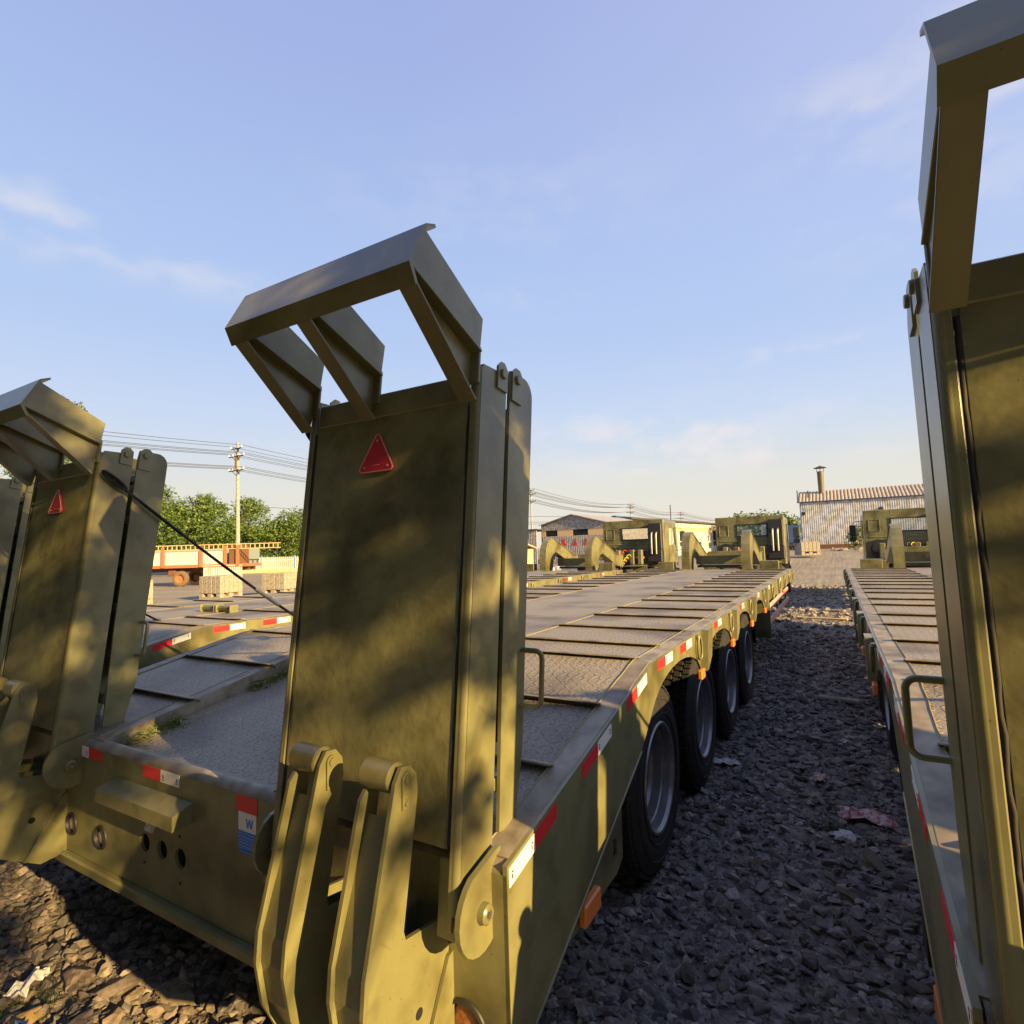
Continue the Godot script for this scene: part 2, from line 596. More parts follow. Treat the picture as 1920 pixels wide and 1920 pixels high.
func make_stones() -> void:
	rng.seed = 99
	# ground cover nobody could count
	var cols := [Color(0.25, 0.232, 0.225), Color(0.33, 0.305, 0.29), Color(0.16, 0.15, 0.148), Color(0.46, 0.42, 0.39), Color(0.27, 0.245, 0.24)]
	for k in 5:
		var m := rock_mesh(50 + k, [0.6, 0.75, 0.5, 0.65, 0.8][k], Color(1, 1, 1), 0.34, 1)
		var mm := MultiMesh.new()
		mm.transform_format = MultiMesh.TRANSFORM_3D
		mm.use_colors = true
		mm.mesh = m
		var n := 14000
		mm.instance_count = n
		for i in n:
			var x: float
			var f: float
			var q := rng.randf()
			if q < 0.42:
				x = rng.randf_range(-0.5, 1.7)
				f = -3.0 + pow(rng.randf(), 1.8) * 12.0
			elif q < 0.75:
				x = rng.randf_range(-5.2, 0.3)
				f = rng.randf_range(-3.1, -1.0)
			elif q < 0.85:
				x = rng.randf_range(-5.5, 2.5)
				f = rng.randf_range(-2.5, 9.0)
			else:
				x = rng.randf_range(-1.5, 4.0)
				f = rng.randf_range(8.0, 24.0)
			var far := clampf((f + 3.0) / 24.0, 0.0, 1.0)
			var s := (0.005 + pow(rng.randf(), 4.0) * 0.034) * (1.0 + far * 1.6)
			var b := Basis.from_euler(Vector3(rng.randf_range(-0.5, 0.5), rng.randf() * TAU, rng.randf_range(-0.5, 0.5))).scaled(Vector3(s * rng.randf_range(0.8, 1.5), s * rng.randf_range(0.7, 1.1), s))
			mm.set_instance_transform(i, Transform3D(b, P(x, ground_h(x, f) + s * 0.25, f)))
			var col: Color = cols[rng.randi() % 5]
			if rng.randf() < 0.04: col = Color(0.26, 0.21, 0.17)
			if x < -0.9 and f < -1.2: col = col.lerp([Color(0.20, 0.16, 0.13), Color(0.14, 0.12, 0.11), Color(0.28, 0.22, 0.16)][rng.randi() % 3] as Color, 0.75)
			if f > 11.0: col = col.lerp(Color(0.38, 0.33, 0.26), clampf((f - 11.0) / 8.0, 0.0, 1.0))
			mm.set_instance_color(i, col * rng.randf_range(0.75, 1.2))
		var o := MultiMeshInstance3D.new()
		o.multimesh = mm
		o.material_override = M.stone
		hang(o, "gravel")
		tag(o, "loose dark slag and gravel covering the yard ground", "gravel", "", "stuff")
	# single stones one can pick out
	var named := [
		[-2.30, -2.08, 0.088, 0.55, Color(0.24, 0.18, 0.15), "rounded pinkish stone largest of those behind the bumper, near the picture's lower left"],
		[-2.03, -2.02, 0.085, 0.42, Color(0.19, 0.15, 0.13), "long flat grey brown stone beside the rounded pinkish stone"],
		[-1.78, -1.90, 0.10, 0.34, Color(0.30, 0.24, 0.15), "flat tan slab lying at the edge of the bumper's shadow"],
		[-2.23, -2.30, 0.062, 0.7, Color(0.40, 0.27, 0.11), "tan yellow stone beside the scrap of white plastic"],
		[-1.96, -2.24, 0.075, 0.5, Color(0.15, 0.125, 0.12), "smooth dark grey stone in front of the rubble pile"],
		[-2.03, -2.42, 0.05, 0.75, Color(0.24, 0.17, 0.15), "small squarish reddish stone nearest the camera at the left"],
		[-2.62, -1.55, 0.10, 0.4, Color(0.32, 0.24, 0.13), "broad sunlit tan stone under the left side of the bumper"],
		[0.93, 0.62, 0.085, 0.7, Color(0.24, 0.20, 0.15), "brownish stone beside the right hand trailer's sill"],
		[0.85, 3.2, 0.12, 0.4, Color(0.30, 0.27, 0.22), "pale flat rubble stone between the trailers, by the right hand one"],
		[-0.30, 2.40, 0.10, 0.35, Color(0.26, 0.23, 0.2), "flat grey slab leaning by the third wheel"],
		[-0.06, 3.6, 0.05, 0.7, Color(0.5, 0.48, 0.46), "small whitish stone between the trailers near the third wheel"],
	]
	for k in named.size():
		var q: Array = named[k]
		var o := put(rock_mesh(200 + k, q[3], q[4], 0.3, 2), "stone", M.stone)
		o.position = P(q[0], ground_h(q[0], q[1]) + q[2] * q[3] * 0.45, q[1])
		o.rotation = Vector3(rng.randf_range(-0.15, 0.15), rng.randf() * TAU, rng.randf_range(-0.15, 0.15))
		o.scale = Vector3(q[2] * 1.25, q[2], q[2] * 0.9)
		tag(o, q[5], "stone", "single stones lying on the yard")
	var spots := []
	for k in 70:
		if k < 44: spots.append(Vector2(rng.randf_range(-3.6, -1.0), rng.randf_range(-2.6, -1.35)))
		else: spots.append(Vector2(rng.randf_range(-0.1, 0.95), rng.randf_range(-1.9, 3.0)))
	for k in spots.size():
		var s := rng.randf_range(0.028, 0.062)
		var base := [Color(0.20, 0.16, 0.14), Color(0.13, 0.115, 0.11), Color(0.27, 0.21, 0.15), Color(0.10, 0.09, 0.095)][rng.randi() % 4] as Color
		if spots[k].x > -0.5: base = base * 0.9
		var o := put(rock_mesh(400 + k % 12, rng.randf_range(0.4, 0.75), base, 0.3, 1), "stone", M.stone)
		o.position = P(spots[k].x, ground_h(spots[k].x, spots[k].y) + s * 0.25, spots[k].y)
		o.rotation = Vector3(rng.randf_range(-0.3, 0.3), rng.randf() * TAU, rng.randf_range(-0.3, 0.3))
		o.scale = Vector3(s * 1.3, s, s)
		if spots[k].x > -0.5:
			tag(o, "fist sized dark lump of slag on the ground between two trailers", "stone", "slag lumps between the trailers")
		else:
			tag(o, "fist sized rubble stone on the ground behind the rear bumper", "stone", "rubble stones behind the bumper")

# ---------------------------------------------------------------- trailer
func deck_y(f: float) -> float:
	return 1.32 - maxf(0.0, -0.58 - f) * 0.1964

func tread_lugs(mb: MB, r: float, x0: float, x1: float, n: int) -> void:
	for k in n:
		var a := TAU * k / n
		for s in 4:
			var aa := a + (0.5 if s % 2 == 1 else 0.0) * TAU / n
			var e := Vector3(0, cos(aa), sin(aa))
			var w := (x1 - x0) / 4.0
			var cx := x0 + w * (s + 0.5)
			var t := Vector3(0, -sin(aa), cos(aa))
			mb.box(e * r + Vector3(cx, 0, 0), Vector3(w * 0.84, 0.016, TAU * r / n * 0.72), 0.003, Basis(Vector3.RIGHT, e, t))

func wheel_meshes(r: float, w: float) -> Array:
	# axis along +x, outer face at x = 0, body towards -x
	var t := MB.new()
	t.lathe([Vector2(r * 0.575, -0.012), Vector2(r * 0.62, 0.0), Vector2(r * 0.75, 0.008), Vector2(r * 0.87, 0.0), Vector2(r * 0.945, -0.016), Vector2(r * 0.978, -0.04), Vector2(r * 0.985, -w * 0.5), Vector2(r * 0.978, -w + 0.04), Vector2(r * 0.93, -w + 0.012), Vector2(r * 0.75, -w), Vector2(r * 0.575, -w)], Vector3.ZERO, Vector3.RIGHT, 56)
	t.lathe([Vector2(r * 0.66, 0.004), Vector2(r * 0.67, 0.010), Vector2(r * 0.68, 0.006)], Vector3.ZERO, Vector3.RIGHT, 56)
	t.lathe([Vector2(r * 0.82, 0.004), Vector2(r * 0.83, 0.009), Vector2(r * 0.85, 0.003)], Vector3.ZERO, Vector3.RIGHT, 56)
	tread_lugs(t, r * 0.99, -w + 0.02, -0.018, 58)
	var m := MB.new()
	var k := r * 0.57 / 0.305
	m.lathe([Vector2(0.312 * k, -0.02), Vector2(0.314 * k, -0.002), Vector2(0.307 * k, 0.006), Vector2(0.296 * k, 0.002), Vector2(0.286 * k, -0.018), Vector2(0.282 * k, -0.05), Vector2(0.266 * k, -0.058), Vector2(0.262 * k, -0.066), Vector2(0.258 * k, -0.12), Vector2(0.243 * k, -0.14), Vector2(0.20 * k, -0.150), Vector2(0.11 * k, -0.154), Vector2(0.105 * k, -0.135), Vector2(0.0, -0.132)], Vector3.ZERO, Vector3.RIGHT, 56)
	for q in 10:
		var a := TAU * q / 10.0
		m.cyl(Vector3(-0.155 * k, cos(a) * 0.155 * k, sin(a) * 0.155 * k), Vector3(-0.125 * k, cos(a) * 0.155 * k, sin(a) * 0.155 * k), 0.014 * k, 6)
	return [t.mesh(), m.mesh()]

func add_tape(parent: Node, x: float, f: float, side: float, first_red := true, L := 0.305) -> void:
	for k in 2:
		var red := (k == 0) == first_red
		var f0 := f + k * L * 0.5
		var f1 := f0 + L * 0.5
		var mb := MB.new()
		var poly := [Vector2(f0, deck_y(f0) - 0.062), Vector2(f1, deck_y(f1) - 0.062), Vector2(f1, deck_y(f1) - 0.012), Vector2(f0, deck_y(f0) - 0.012)]
		var a := x if side > 0 else x - 0.002
		mb.side(poly, a, a + 0.002)
		var o := put(mb, "red_reflector" if red else "white_reflector", M.red if red else M.white, parent)
		if not red:
			var ink := MB.new()
			for q in [0.016, L * 0.5 - 0.02]:
				var fm: float = f0 + q
				ink.box(P(a + 0.001 + side * 0.0016, deck_y(fm) - 0.04, fm), Vector3(0.0008, 0.012, 0.006))
				ink.box(P(a + 0.001 + side * 0.0016, deck_y(fm) - 0.028, fm + 0.002), Vector3(0.0008, 0.005, 0.009))
			put(ink, "print", M.ink, o).set_meta("kind", "stuff")

func make_ramp(trailer: Node3D, x0: float) -> Node3D:
	# local: x from 0 (left) to W, y along the ramp (u), z = -v ; v grows towards the front of the trailer
	var W := 0.765
	var ramp := Node3D.new()
	hang(ramp, "loading_ramp", trailer)
	ramp.position = P(x0, 1.0, -2.143)
	ramp.rotation.x = -deg_to_rad(LEAN)
	# outer skin (underside of the ramp), between two channel webs
	var skin := MB.new()
	skin.box(P(W * 0.5, 0.75, 0.012), Vector3(W - 0.092, 1.31, 0.008), 0.002)
	put(skin, "skin_panel", M.ramp_skin, ramp)
	var top := MB.new()
	top.box(P(W * 0.5, 1.425, 0.014), Vector3(W - 0.10, 0.085, 0.02), 0.004)
	put(top, "top_rail", M.paint, ramp)
	for s in 2:
		var web := MB.new()
		var xo := W if s == 1 else 0.0
		var sx := -1.0 if s == 1 else 1.0
		# channel: outer web, rear flange with rounded corner, front flange
		var poly := [Vector2(0.012, 0.06), Vector2(0.02, -0.085), Vector2(0.055, -0.13), Vector2(0.15, -0.14), Vector2(0.166, -0.05), Vector2(0.16, 1.49), Vector2(0.15, 1.515), Vector2(0.02, 1.50), Vector2(0.012, 1.47)]
		web.side(poly, minf(xo, xo + sx * 0.012), maxf(xo, xo + sx * 0.012))
		var fl := PackedVector2Array()
		for k in 7:
			var a := PI / 2 * k / 6.0
			fl.append(Vector2(0.014 - 0.014 * sin(a), 0.014 - 0.014 * cos(a)))
		# flange strip
		web.box(P(xo + sx * 0.025, 0.70, 0.007), Vector3(0.020, 1.60, 0.010), 0.003)
		web.lathe([Vector2(0.0, 0), Vector2(0.018, 0), Vector2(0.018, 1.55), Vector2(0, 1.55)], P(xo + sx * 0.018, -0.06, 0.0195), Vector3.UP, 18)
		web.box(P(xo + sx * 0.033, 0.72, 0.155), Vector3(0.042, 1.50, 0.010), 0.003)
		put(web, "side_web", M.paint, ramp)
		# ragged weld line between flange and skin
		var seam := MB.new()
		var path := []
		var r3 := RandomNumberGenerator.new()
		r3.seed = 5 + s
		for k in 40:
			path.append(P(xo + sx * (0.0405 + r3.randf_range(-0.0022, 0.0022)), 0.10 + k * 1.26 / 39.0, 0.0105))
		seam.tube(path, 0.0062, 6)
		put(seam, "weld_gap", M.seam, ramp)
		# rear lug at the foot
		var lug := MB.new()
		lug.box(P(xo + sx * 0.045, -0.03, 0.028), Vector3(0.07, 0.20, 0.014), 0.004)
		lug.cyl(P(xo + sx * 0.012, -0.10, 0.13), P(xo + sx * 0.085, -0.10, 0.13), 0.045, 20)
		put(lug, "foot_lug", M.paint, ramp)
	# rungs inside the ramp, seen through the gap and from the front
	var rung := MB.new()
	rung.box(Vector3.ZERO, Vector3(W - 0.03, 0.045, 0.05), 0.006)
	var rung_mesh := rung.mesh()
	for k in 7:
		put(rung_mesh, "rung", M.paint, ramp, shift(W * 0.5, 0.12 + k * 0.215, 0.12))
	# folding half: webs with rounded tops, plate, rungs
	for q in [0.0, 0.26, 0.505, W]:
		var web := MB.new()
		var poly := [Vector2(0.205, 0.09), Vector2(0.285, 0.085), Vector2(0.300, 0.10), Vector2(0.335, 0.30), Vector2(0.340, 1.42)]
		for k in 6:
			var a := PI / 2 * k / 5.0
			poly.append(Vector2(0.285 + 0.055 * cos(a), 1.49 + 0.06 * sin(a)))
		poly.append_array([Vector2(0.19, 1.545), Vector2(0.184, 1.50), Vector2(0.190, 0.60)])
		var a0: float = clampf(q - 0.006, 0.0, W - 0.012)
		web.side(poly, a0, a0 + 0.012)
		put(web, "folding_web", M.paint, ramp)
	var fp := MB.new()
	fp.box(P(W * 0.5, 0.86, 0.330), Vector3(W - 0.03, 1.10, 0.008), 0.002)
	put(fp, "folding_plate", M.tread, ramp)
	for k in 6:
		put(rung_mesh, "folding_rung", M.paint, ramp, shift(W * 0.5, 0.22 + k * 0.235, 0.225))
	# hinge plates and pins at the top, both sides
	for s in 2:
		var xo := W if s == 1 else 0.0
		var sx := 1.0 if s == 1 else -1.0
		for q in [[0.095, 0.155, 1.45, 1.545], [0.188, 0.255, 1.44, 1.56]]:
			var pl := MB.new()
			var a: float = xo if s == 1 else xo - 0.008
			var r := 0.02
			pl.side([Vector2(q[0], q[2]), Vector2(q[1], q[2]), Vector2(q[1], q[3] - r), Vector2(q[1] - r, q[3]), Vector2(q[0] + r, q[3]), Vector2(q[0], q[3] - r)], a, a + 0.008)
			put(pl, "hinge_plate", M.paint, ramp)
			var pin := MB.new()
			var pf: float = (q[0] + q[1]) * 0.5
			pin.lathe([Vector2(0, 0.009), Vector2(0.015, 0.009), Vector2(0.017, 0.007), Vector2(0.017, 0.0)], P(xo + sx * 0.008, q[3] - 0.04, pf), Vector3(sx, 0, 0), 20)
			put(pin, "hinge_pin", M.paint, ramp)
		# grab handle on the folding half
		var h := MB.new()
		var path := []
		var y0 := 0.44
		var y1 := 0.615
		var fv := 0.315
		path.append(P(xo, y0, fv))
		for k in 6:
			var a := PI / 2 * k / 5.0
			path.append(P(xo + sx * (0.05 + 0.025 * sin(a)), y0 + 0.025 - 0.025 * cos(a), fv))
		for k in 6:
			var a := PI / 2 * k / 5.0
			path.append(P(xo + sx * (0.05 + 0.025 * cos(a)), y1 - 0.025 + 0.025 * sin(a), fv))
		path.append(P(xo, y1, fv))
		h.tube(path, 0.0085, 12)
		put(h, "grab_handle", M.paint, ramp)
	# flap at the top: bent plate carried on three arms
	var flap := MB.new()
	var o_in := Vector2(-0.357, 1.627)
	var o_pk := Vector2(-0.300, 1.773)
	var o_lip := Vector2(-0.262, 1.795)
	flap.side([o_in, o_pk, o_lip, o_lip + Vector2(0.004, -0.009), o_pk + Vector2(0.008, -0.004), o_in + Vector2(0.012, 0.006), Vector2(-0.318, 1.585), Vector2(-0.326, 1.577)], -0.012, W + 0.008)
	put(flap, "flap_plate", M.paint, ramp)
	for xa in [0.0, 0.305, W - 0.05]:
		var arm := MB.new()
		# upper channel of the arm
		arm.side([Vector2(-0.345, 1.632), Vector2(-0.295, 1.762), Vector2(0.004, 1.643), Vector2(-0.004, 1.537)], xa, xa + 0.05)
		# gusset plate set back under it and its foot strip
		arm.side([Vector2(-0.335, 1.622), Vector2(-0.006, 1.53), Vector2(0.006, 1.46), Vector2(-0.012, 1.366)], xa + 0.008, xa + 0.018)
		arm.bar(P(xa + 0.025, 1.60, -0.335), P(xa + 0.025, 1.366, -0.02), 0.062, 0.008, 0.002, Vector3(0, 0.8, 1))
		arm.bar(P(xa + 0.026, 1.628, -0.345), P(xa + 0.026, 1.532, 0.0), 0.06, 0.008, 0.002, Vector3(0, 1, 0.3))
		arm.box(P(xa + 0.025, 1.49, 0.0), Vector3(0.048, 0.12, 0.012), 0.003)
		put(arm, "flap_arm", M.paint, ramp)
	# triangular reflector
	var tr := MB.new()
	var pts := PackedVector2Array()
	var tc := Vector2(0.36, 1.235)
	for k in 3:
		var a := PI / 2 + TAU * k / 3.0
		var cc := tc + Vector2(cos(a), sin(a)) * 0.072
		for j in 5:
			var b := a + deg_to_rad(-60.0 + 30.0 * j)
			pts.append(cc + Vector2(cos(b), sin(b)) * 0.011)
	tr.prism(pts, Vector3.ZERO, Vector3.RIGHT, Vector3.UP, Vector3(0, 0, 1), -0.006, 0.003)
	var t := put(tr, "triangle_reflector", M.lens_red, ramp)
	t.set_meta("label", "red triangular reflector on the ramp's rear skin")
	var rim := MB.new()
	for k in pts.size():
		var a := pts[k]
		var b := pts[(k + 1) % pts.size()]
		rim.bar(Vector3(a.x, a.y, 0.003), Vector3(b.x, b.y, 0.003), 0.0035, 0.003)
	for k in 3:
		var a := PI / 2 + TAU * k / 3.0
		var cc := tc + Vector2(cos(a), sin(a)) * 0.06
		rim.cyl(Vector3(cc.x, cc.y, 0.002), Vector3(cc.x, cc.y, 0.006), 0.004, 10)
	rim.bar(Vector3(tc.x - 0.014, tc.y - 0.025, 0.0035), Vector3(tc.x + 0.014, tc.y - 0.025, 0.0035), 0.002, 0.002)
	put(rim, "reflector_rim", mat(lin(0.62, 0.30, 0.28), 0.35), ramp)
	return ramp

func make_arm(trailer: Node3D, xr: float, called: String) -> void:
	# spring leg behind the ramp: two side plates, a recessed web, a roller at the top; xr is its right face
	var w := 0.125
	var arm := MB.new()
	# right plate: widens below into a plate that meets the bumper, with a slot cut above it
	var big := [Vector2(-2.225, 1.335), Vector2(-2.19, 1.33), Vector2(-2.165, 1.30), Vector2(-2.16, 1.25), Vector2(-2.225, 0.92), Vector2(-2.218, 0.895), Vector2(-2.035, 0.86), Vector2(-2.035, 0.47), Vector2(-2.13, 0.46), Vector2(-2.29, 0.56), Vector2(-2.35, 0.68), Vector2(-2.372, 0.80), Vector2(-2.365, 0.88), Vector2(-2.25, 1.30)]
	arm.side(big, xr - 0.012, xr)
	var thin := [Vector2(-2.225, 1.28), Vector2(-2.19, 1.24), Vector2(-2.26, 0.90), Vector2(-2.035, 0.86), Vector2(-2.035, 0.47), Vector2(-2.13, 0.46), Vector2(-2.29, 0.56), Vector2(-2.35, 0.68), Vector2(-2.372, 0.80), Vector2(-2.365, 0.88), Vector2(-2.262, 1.24)]
	arm.side(thin, xr - w, xr - w + 0.012)
	put(arm, "leg_side_plates", M.paint, trailer)
	var web := MB.new()
	web.side([Vector2(-2.235, 1.20), Vector2(-2.225, 1.195), Vector2(-2.335, 0.87), Vector2(-2.34, 0.80), Vector2(-2.32, 0.69), Vector2(-2.27, 0.585), Vector2(-2.125, 0.485), Vector2(-2.13, 0.475), Vector2(-2.28, 0.575), Vector2(-2.335, 0.685), Vector2(-2.357, 0.80), Vector2(-2.352, 0.875)], xr - w + 0.012, xr - 0.012)
	put(web, "leg_web", M.paint, trailer)
	var roll := MB.new()
	roll.lathe([Vector2(0, 0), Vector2(0.036, 0), Vector2(0.040, 0.006), Vector2(0.040, 0.104), Vector2(0.036, 0.11), Vector2(0, 0.11)], P(xr - w - 0.008, 1.30, -2.215), Vector3.RIGHT, 28)
	var rr := put(roll, "leg_roller", M.paint, trailer)
	var keep := MB.new()
	var kp := []
	for k in 9:
		var a := PI * k / 8.0
		kp.append(Vector2(-2.208 - 0.020 * cos(a), 1.30 + 0.020 * sin(a)))
	kp.append_array([Vector2(-2.203, 1.225), Vector2(-2.228, 1.225)])
	keep.side(kp, xr, xr + 0.006)
	keep.cyl(P(xr + 0.006, 1.24, -2.214), P(xr + 0.011, 1.24, -2.214), 0.007, 10)
	keep.cyl(P(xr, 1.30, -2.207), P(xr + 0.010, 1.30, -2.207), 0.013, 16)
	put(keep, "pin_keeper", M.paint, rr)
	var gus := MB.new()
	gus.side([Vector2(-2.03, 0.76), Vector2(-2.05, 0.755), Vector2(-2.20, 0.50), Vector2(-2.03, 0.47)], xr + 0.002, xr + 0.012)
	put(gus, "leg_gusset", M.paint, trailer)
	var dot := MB.new()
	dot.cyl(P(xr - 0.001, 0.68, -2.17), P(xr + 0.0015, 0.68, -2.17), 0.014, 16)
	put(dot, "bolt_hole", M.hole, trailer)

func make_trailer() -> Node3D:
	var H := 1.65
	var T := thing("low_loader_trailer", "olive green low loader trailer in the middle, seen whole from its rear right corner", "trailer", P(-1.65, 0, 0), 0.0, "olive low loader trailers parked side by side")
	# side plates with a scallop over each axle
	for s in [1.0, -1.0]:
		var poly := [Vector2(-2.03, 1.036), Vector2(-0.58, 1.318), Vector2(10.45, 1.318), Vector2(10.45, 1.10), Vector2(4.62, 1.10), Vector2(4.56, 1.04)]
		for k in [3, 2, 1, 0]:
			var cx: float = -0.03 + 1.31 * k
			for j in range(0, 13):
				var a := PI * j / 12.0
				var d := cos(a) * 0.6
				if k == 0 and d < -0.52: continue
				poly.append(Vector2(cx + d, 1.02 + 0.205 * sin(a)))
		poly.append_array([Vector2(-0.80, 0.957), Vector2(-1.90, 0.532), Vector2(-2.0, 0.50), Vector2(-2.03, 0.50)])
		var mb := MB.new()
		var xa := H if s > 0 else -H + 0.014
		mb.side(poly, xa - 0.014, xa)
		# pale rolled edge along the sloping foot
		mb.bar(P(xa - 0.007, 0.955, -0.80), P(xa - 0.007, 0.53, -1.895), 0.022, 0.014, 0.004)
		put(mb, "side_plate", M.paint, T)
		var br := MB.new()
		var xb := H - 0.03 if s > 0 else -H + 0.04
		br.side([Vector2(-1.60, 0.66), Vector2(-1.60, 0.562), Vector2(-1.165, 0.556), Vector2(-1.165, 0.62), Vector2(-1.135, 0.66), Vector2(-1.135, 0.84)], xb - 0.01, xb)
		br.side([Vector2(-1.135, 0.84), Vector2(-1.135, 0.705), Vector2(-1.10, 0.69), Vector2(-1.10, 0.63), Vector2(-1.165, 0.62), Vector2(-1.165, 0.556), Vector2(-1.11, 0.553), Vector2(-1.03, 0.585), Vector2(-1.02, 0.87)], xb - 0.01, xb)
		put(br, "skirt_bracket", M.paint, T)
		var hb := MB.new()
		hb.box(P(xb - 0.03, 0.66, -1.13), Vector3(0.01, 0.16, 0.12))
		put(hb, "bracket_back", M.hole, T)
		# amber side marker lamp low at the back and one under each tip
		var lamps := [Vector2(-1.44, 0.61)]
		for k in 4: lamps.append(Vector2(0.50 + 1.31 * k, 1.045))
		lamps.append(Vector2(7.4, 1.06))
		for q in lamps:
			var lm := MB.new()
			var big: bool = q.x < 0
			lm.box(P(s * (H - (0.012 if big else -0.014)), q.y, q.x), Vector3(0.03, 0.075 if big else 0.062, 0.15 if big else 0.10), 0.006)
			put(lm, "marker_lamp", M.amber, T)
		# ribs between the scallops
		for k in 4:
			var rb := MB.new()
			var f := 1.31 * k
			var xo := H if s > 0 else -H - 0.045
			rb.side([Vector2(0.545 + f, 1.06), Vector2(0.60 + f, 1.065), Vector2(0.72 + f, 1.13), Vector2(0.80 + f, 1.316), Vector2(0.63 + f, 1.316)], xo, xo + 0.045)
			put(rb, "gusset_rib", M.paint, T)
		# lashing rings hanging from the edge
		var ring := MB.new()
		var path := []
		for k in 25:
			var a := TAU * k / 24.0
			path.append(P(0.022 + 0.006 * sin(a), -0.075 + 0.075 * cos(a), 0.028 * sin(a) * (1.0 - 0.25 * cos(a))))
		ring.tube(path, 0.0085, 8)
		ring.box(P(0.008, 0.0, 0.0), Vector3(0.03, 0.022, 0.05), 0.004)
		var ring_mesh := ring.mesh()
		for f in [0.45, 1.76, 3.07, 4.38, 5.45, 6.6, 7.75, 8.9, 10.0]:
			var big: bool = f > 5.0
			put(ring_mesh, "lashing_ring", M.paint, T, Transform3D(Basis(Vector3.UP, 0.0 if s > 0 else PI).scaled(Vector3.ONE * (1.25 if big else 1.0)), P(s * H, 1.30, f)))
		# reflective tape
		add_tape(T, s * H, -2.02, s, false)
		for f in [-1.495, -0.985, -0.48, 0.01, 1.09, 2.40, 3.71, 5.0, 6.9, 8.8]: add_tape(T, s * H, f, s)
		# striped side guard ahead of the axles
		for y in [0.755, 0.955]:
			var rail := MB.new()
			rail.box(P(s * (H - 0.06), y, 7.35), Vector3(0.03, 0.085, 4.1), 0.005)
			var ro := put(rail, "guard_rail", M.white, T)
			for k in 20:
				var st := MB.new()
				var f0 := 5.33 + k * 0.205
				var xs2: float = s * (H - 0.045)
				st.side([Vector2(f0, y - 0.042), Vector2(f0 + 0.1, y - 0.042), Vector2(f0 + 0.14, y + 0.042), Vector2(f0 + 0.04, y + 0.042)], minf(xs2, xs2 + s * 0.002), maxf(xs2, xs2 + s * 0.002))
				put(st, "red_stripe", M.red, ro)
		for f in [5.5, 7.3, 9.2]:
			var post := MB.new()
			post.box(P(s * (H - 0.09), 0.88, f), Vector3(0.03, 0.42, 0.05), 0.004)
			put(post, "guard_post", M.paint, T)
		var flap := MB.new()
		flap.box(P(s * (H - 0.20), 0.83, 5.2), Vector3(0.40, 0.5, 0.012), 0.002)
		put(flap, "mud_guard", M.paint, T)
		var rub := MB.new()
		rub.box(P(s * (H - 0.36), 0.78, 5.0), Vector3(0.36, 0.5, 0.012), 0.002)
		put(rub, "rubber_flap", M.rubber, T)
		# deck strip: level plate, sloping plate, smooth edge channels
		var xs_in := 0.63
		var lv := MB.new()
		lv.side([Vector2(-0.58, 1.318), Vector2(10.45, 1.318), Vector2(10.45, 1.298), Vector2(-0.58, 1.298)], minf(s * xs_in, s * (H - 0.10)), maxf(s * xs_in, s * (H - 0.10)))
		put(lv, "deck_plate", M.tread, T)
		var sl := MB.new()
		sl.side([Vector2(-2.0, deck_y(-2.0) - 0.002), Vector2(-0.581, 1.318), Vector2(-0.581, 1.298), Vector2(-2.0, deck_y(-2.0) - 0.022)], minf(s * (xs_in + 0.085), s * (H - 0.10)), maxf(s * (xs_in + 0.085), s * (H - 0.10)))
		put(sl, "slope_plate", M.tread, T)
		for q in [[H - 0.10, H - 0.014, true], [xs_in, xs_in + 0.085, false]]:
			var ed := MB.new()
			var a0 := minf(s * q[0], s * q[1])
			var a1 := maxf(s * q[0], s * q[1])
			ed.side([Vector2(-2.0, deck_y(-2.0) + 0.001), Vector2(-0.58, 1.321), Vector2(10.45 if q[2] else -0.578, 1.321), Vector2(10.45 if q[2] else -0.578, 1.25 if q[2] else 1.20), Vector2(-0.58, 1.25 if q[2] else 1.20), Vector2(-2.0, deck_y(-2.0) - 0.08)], a0, a1)
			put(ed, "edge_channel", M.deck, T)
			var bd := MB.new()
			var path2 := []
			var xq: float = s * (q[0] if q[2] else q[1])
			var r4 := RandomNumberGenerator.new()
			r4.seed = 17
			for k in 24: path2.append(P(xq + r4.randf_range(-0.002, 0.002), deck_y(-1.98 + k * 1.4 / 23.0) + 0.0015, -1.98 + k * 1.4 / 23.0))
			if q[2]:
				for k in 40: path2.append(P(xq + r4.randf_range(-0.002, 0.002), 1.3215, -0.56 + k * 10.9 / 39.0))
			bd.tube(path2, 0.0032, 6)
			put(bd, "weld_bead", M.bead, T)
		# cross bars on the strip: thin plates whose rear lip stands proud
		var cl := MB.new()
		cl.side([Vector2(-0.030, 0.014), Vector2(-0.026, 0.019), Vector2(0.01, 0.017), Vector2(0.045, 0.003), Vector2(0.043, 0.0), Vector2(0.008, 0.010)], -0.475, 0.475)
		cl.box(P(0.0, 0.005, 0.012), Vector3(0.93, 0.010, 0.016))
		var cm := cl.mesh()
		var fs := [-1.57, -1.09, -0.55, -0.139, 0.501, 1.218, 1.816, 2.598, 3.173, 3.947, 4.552, 5.266, 5.9, 6.62, 7.25, 7.95, 8.6, 9.3, 9.95]
		for f in fs:
			var b := Basis(Vector3.RIGHT, -atan(0.1964) if f < -0.6 else 0.0)
			put(cm, "cross_bar", M.deck, T, Transform3D(b, P(s * 1.09, deck_y(f) + 0.0, f)))
		# wheels
	# centre of the deck and the well between the ramps
	var ce := MB.new()
	ce.side([Vector2(-0.58, 1.318), Vector2(10.45, 1.318), Vector2(10.45, 1.298), Vector2(-0.58, 1.298)], -0.628, 0.628)
	put(ce, "centre_deck_plate", M.tread, T)
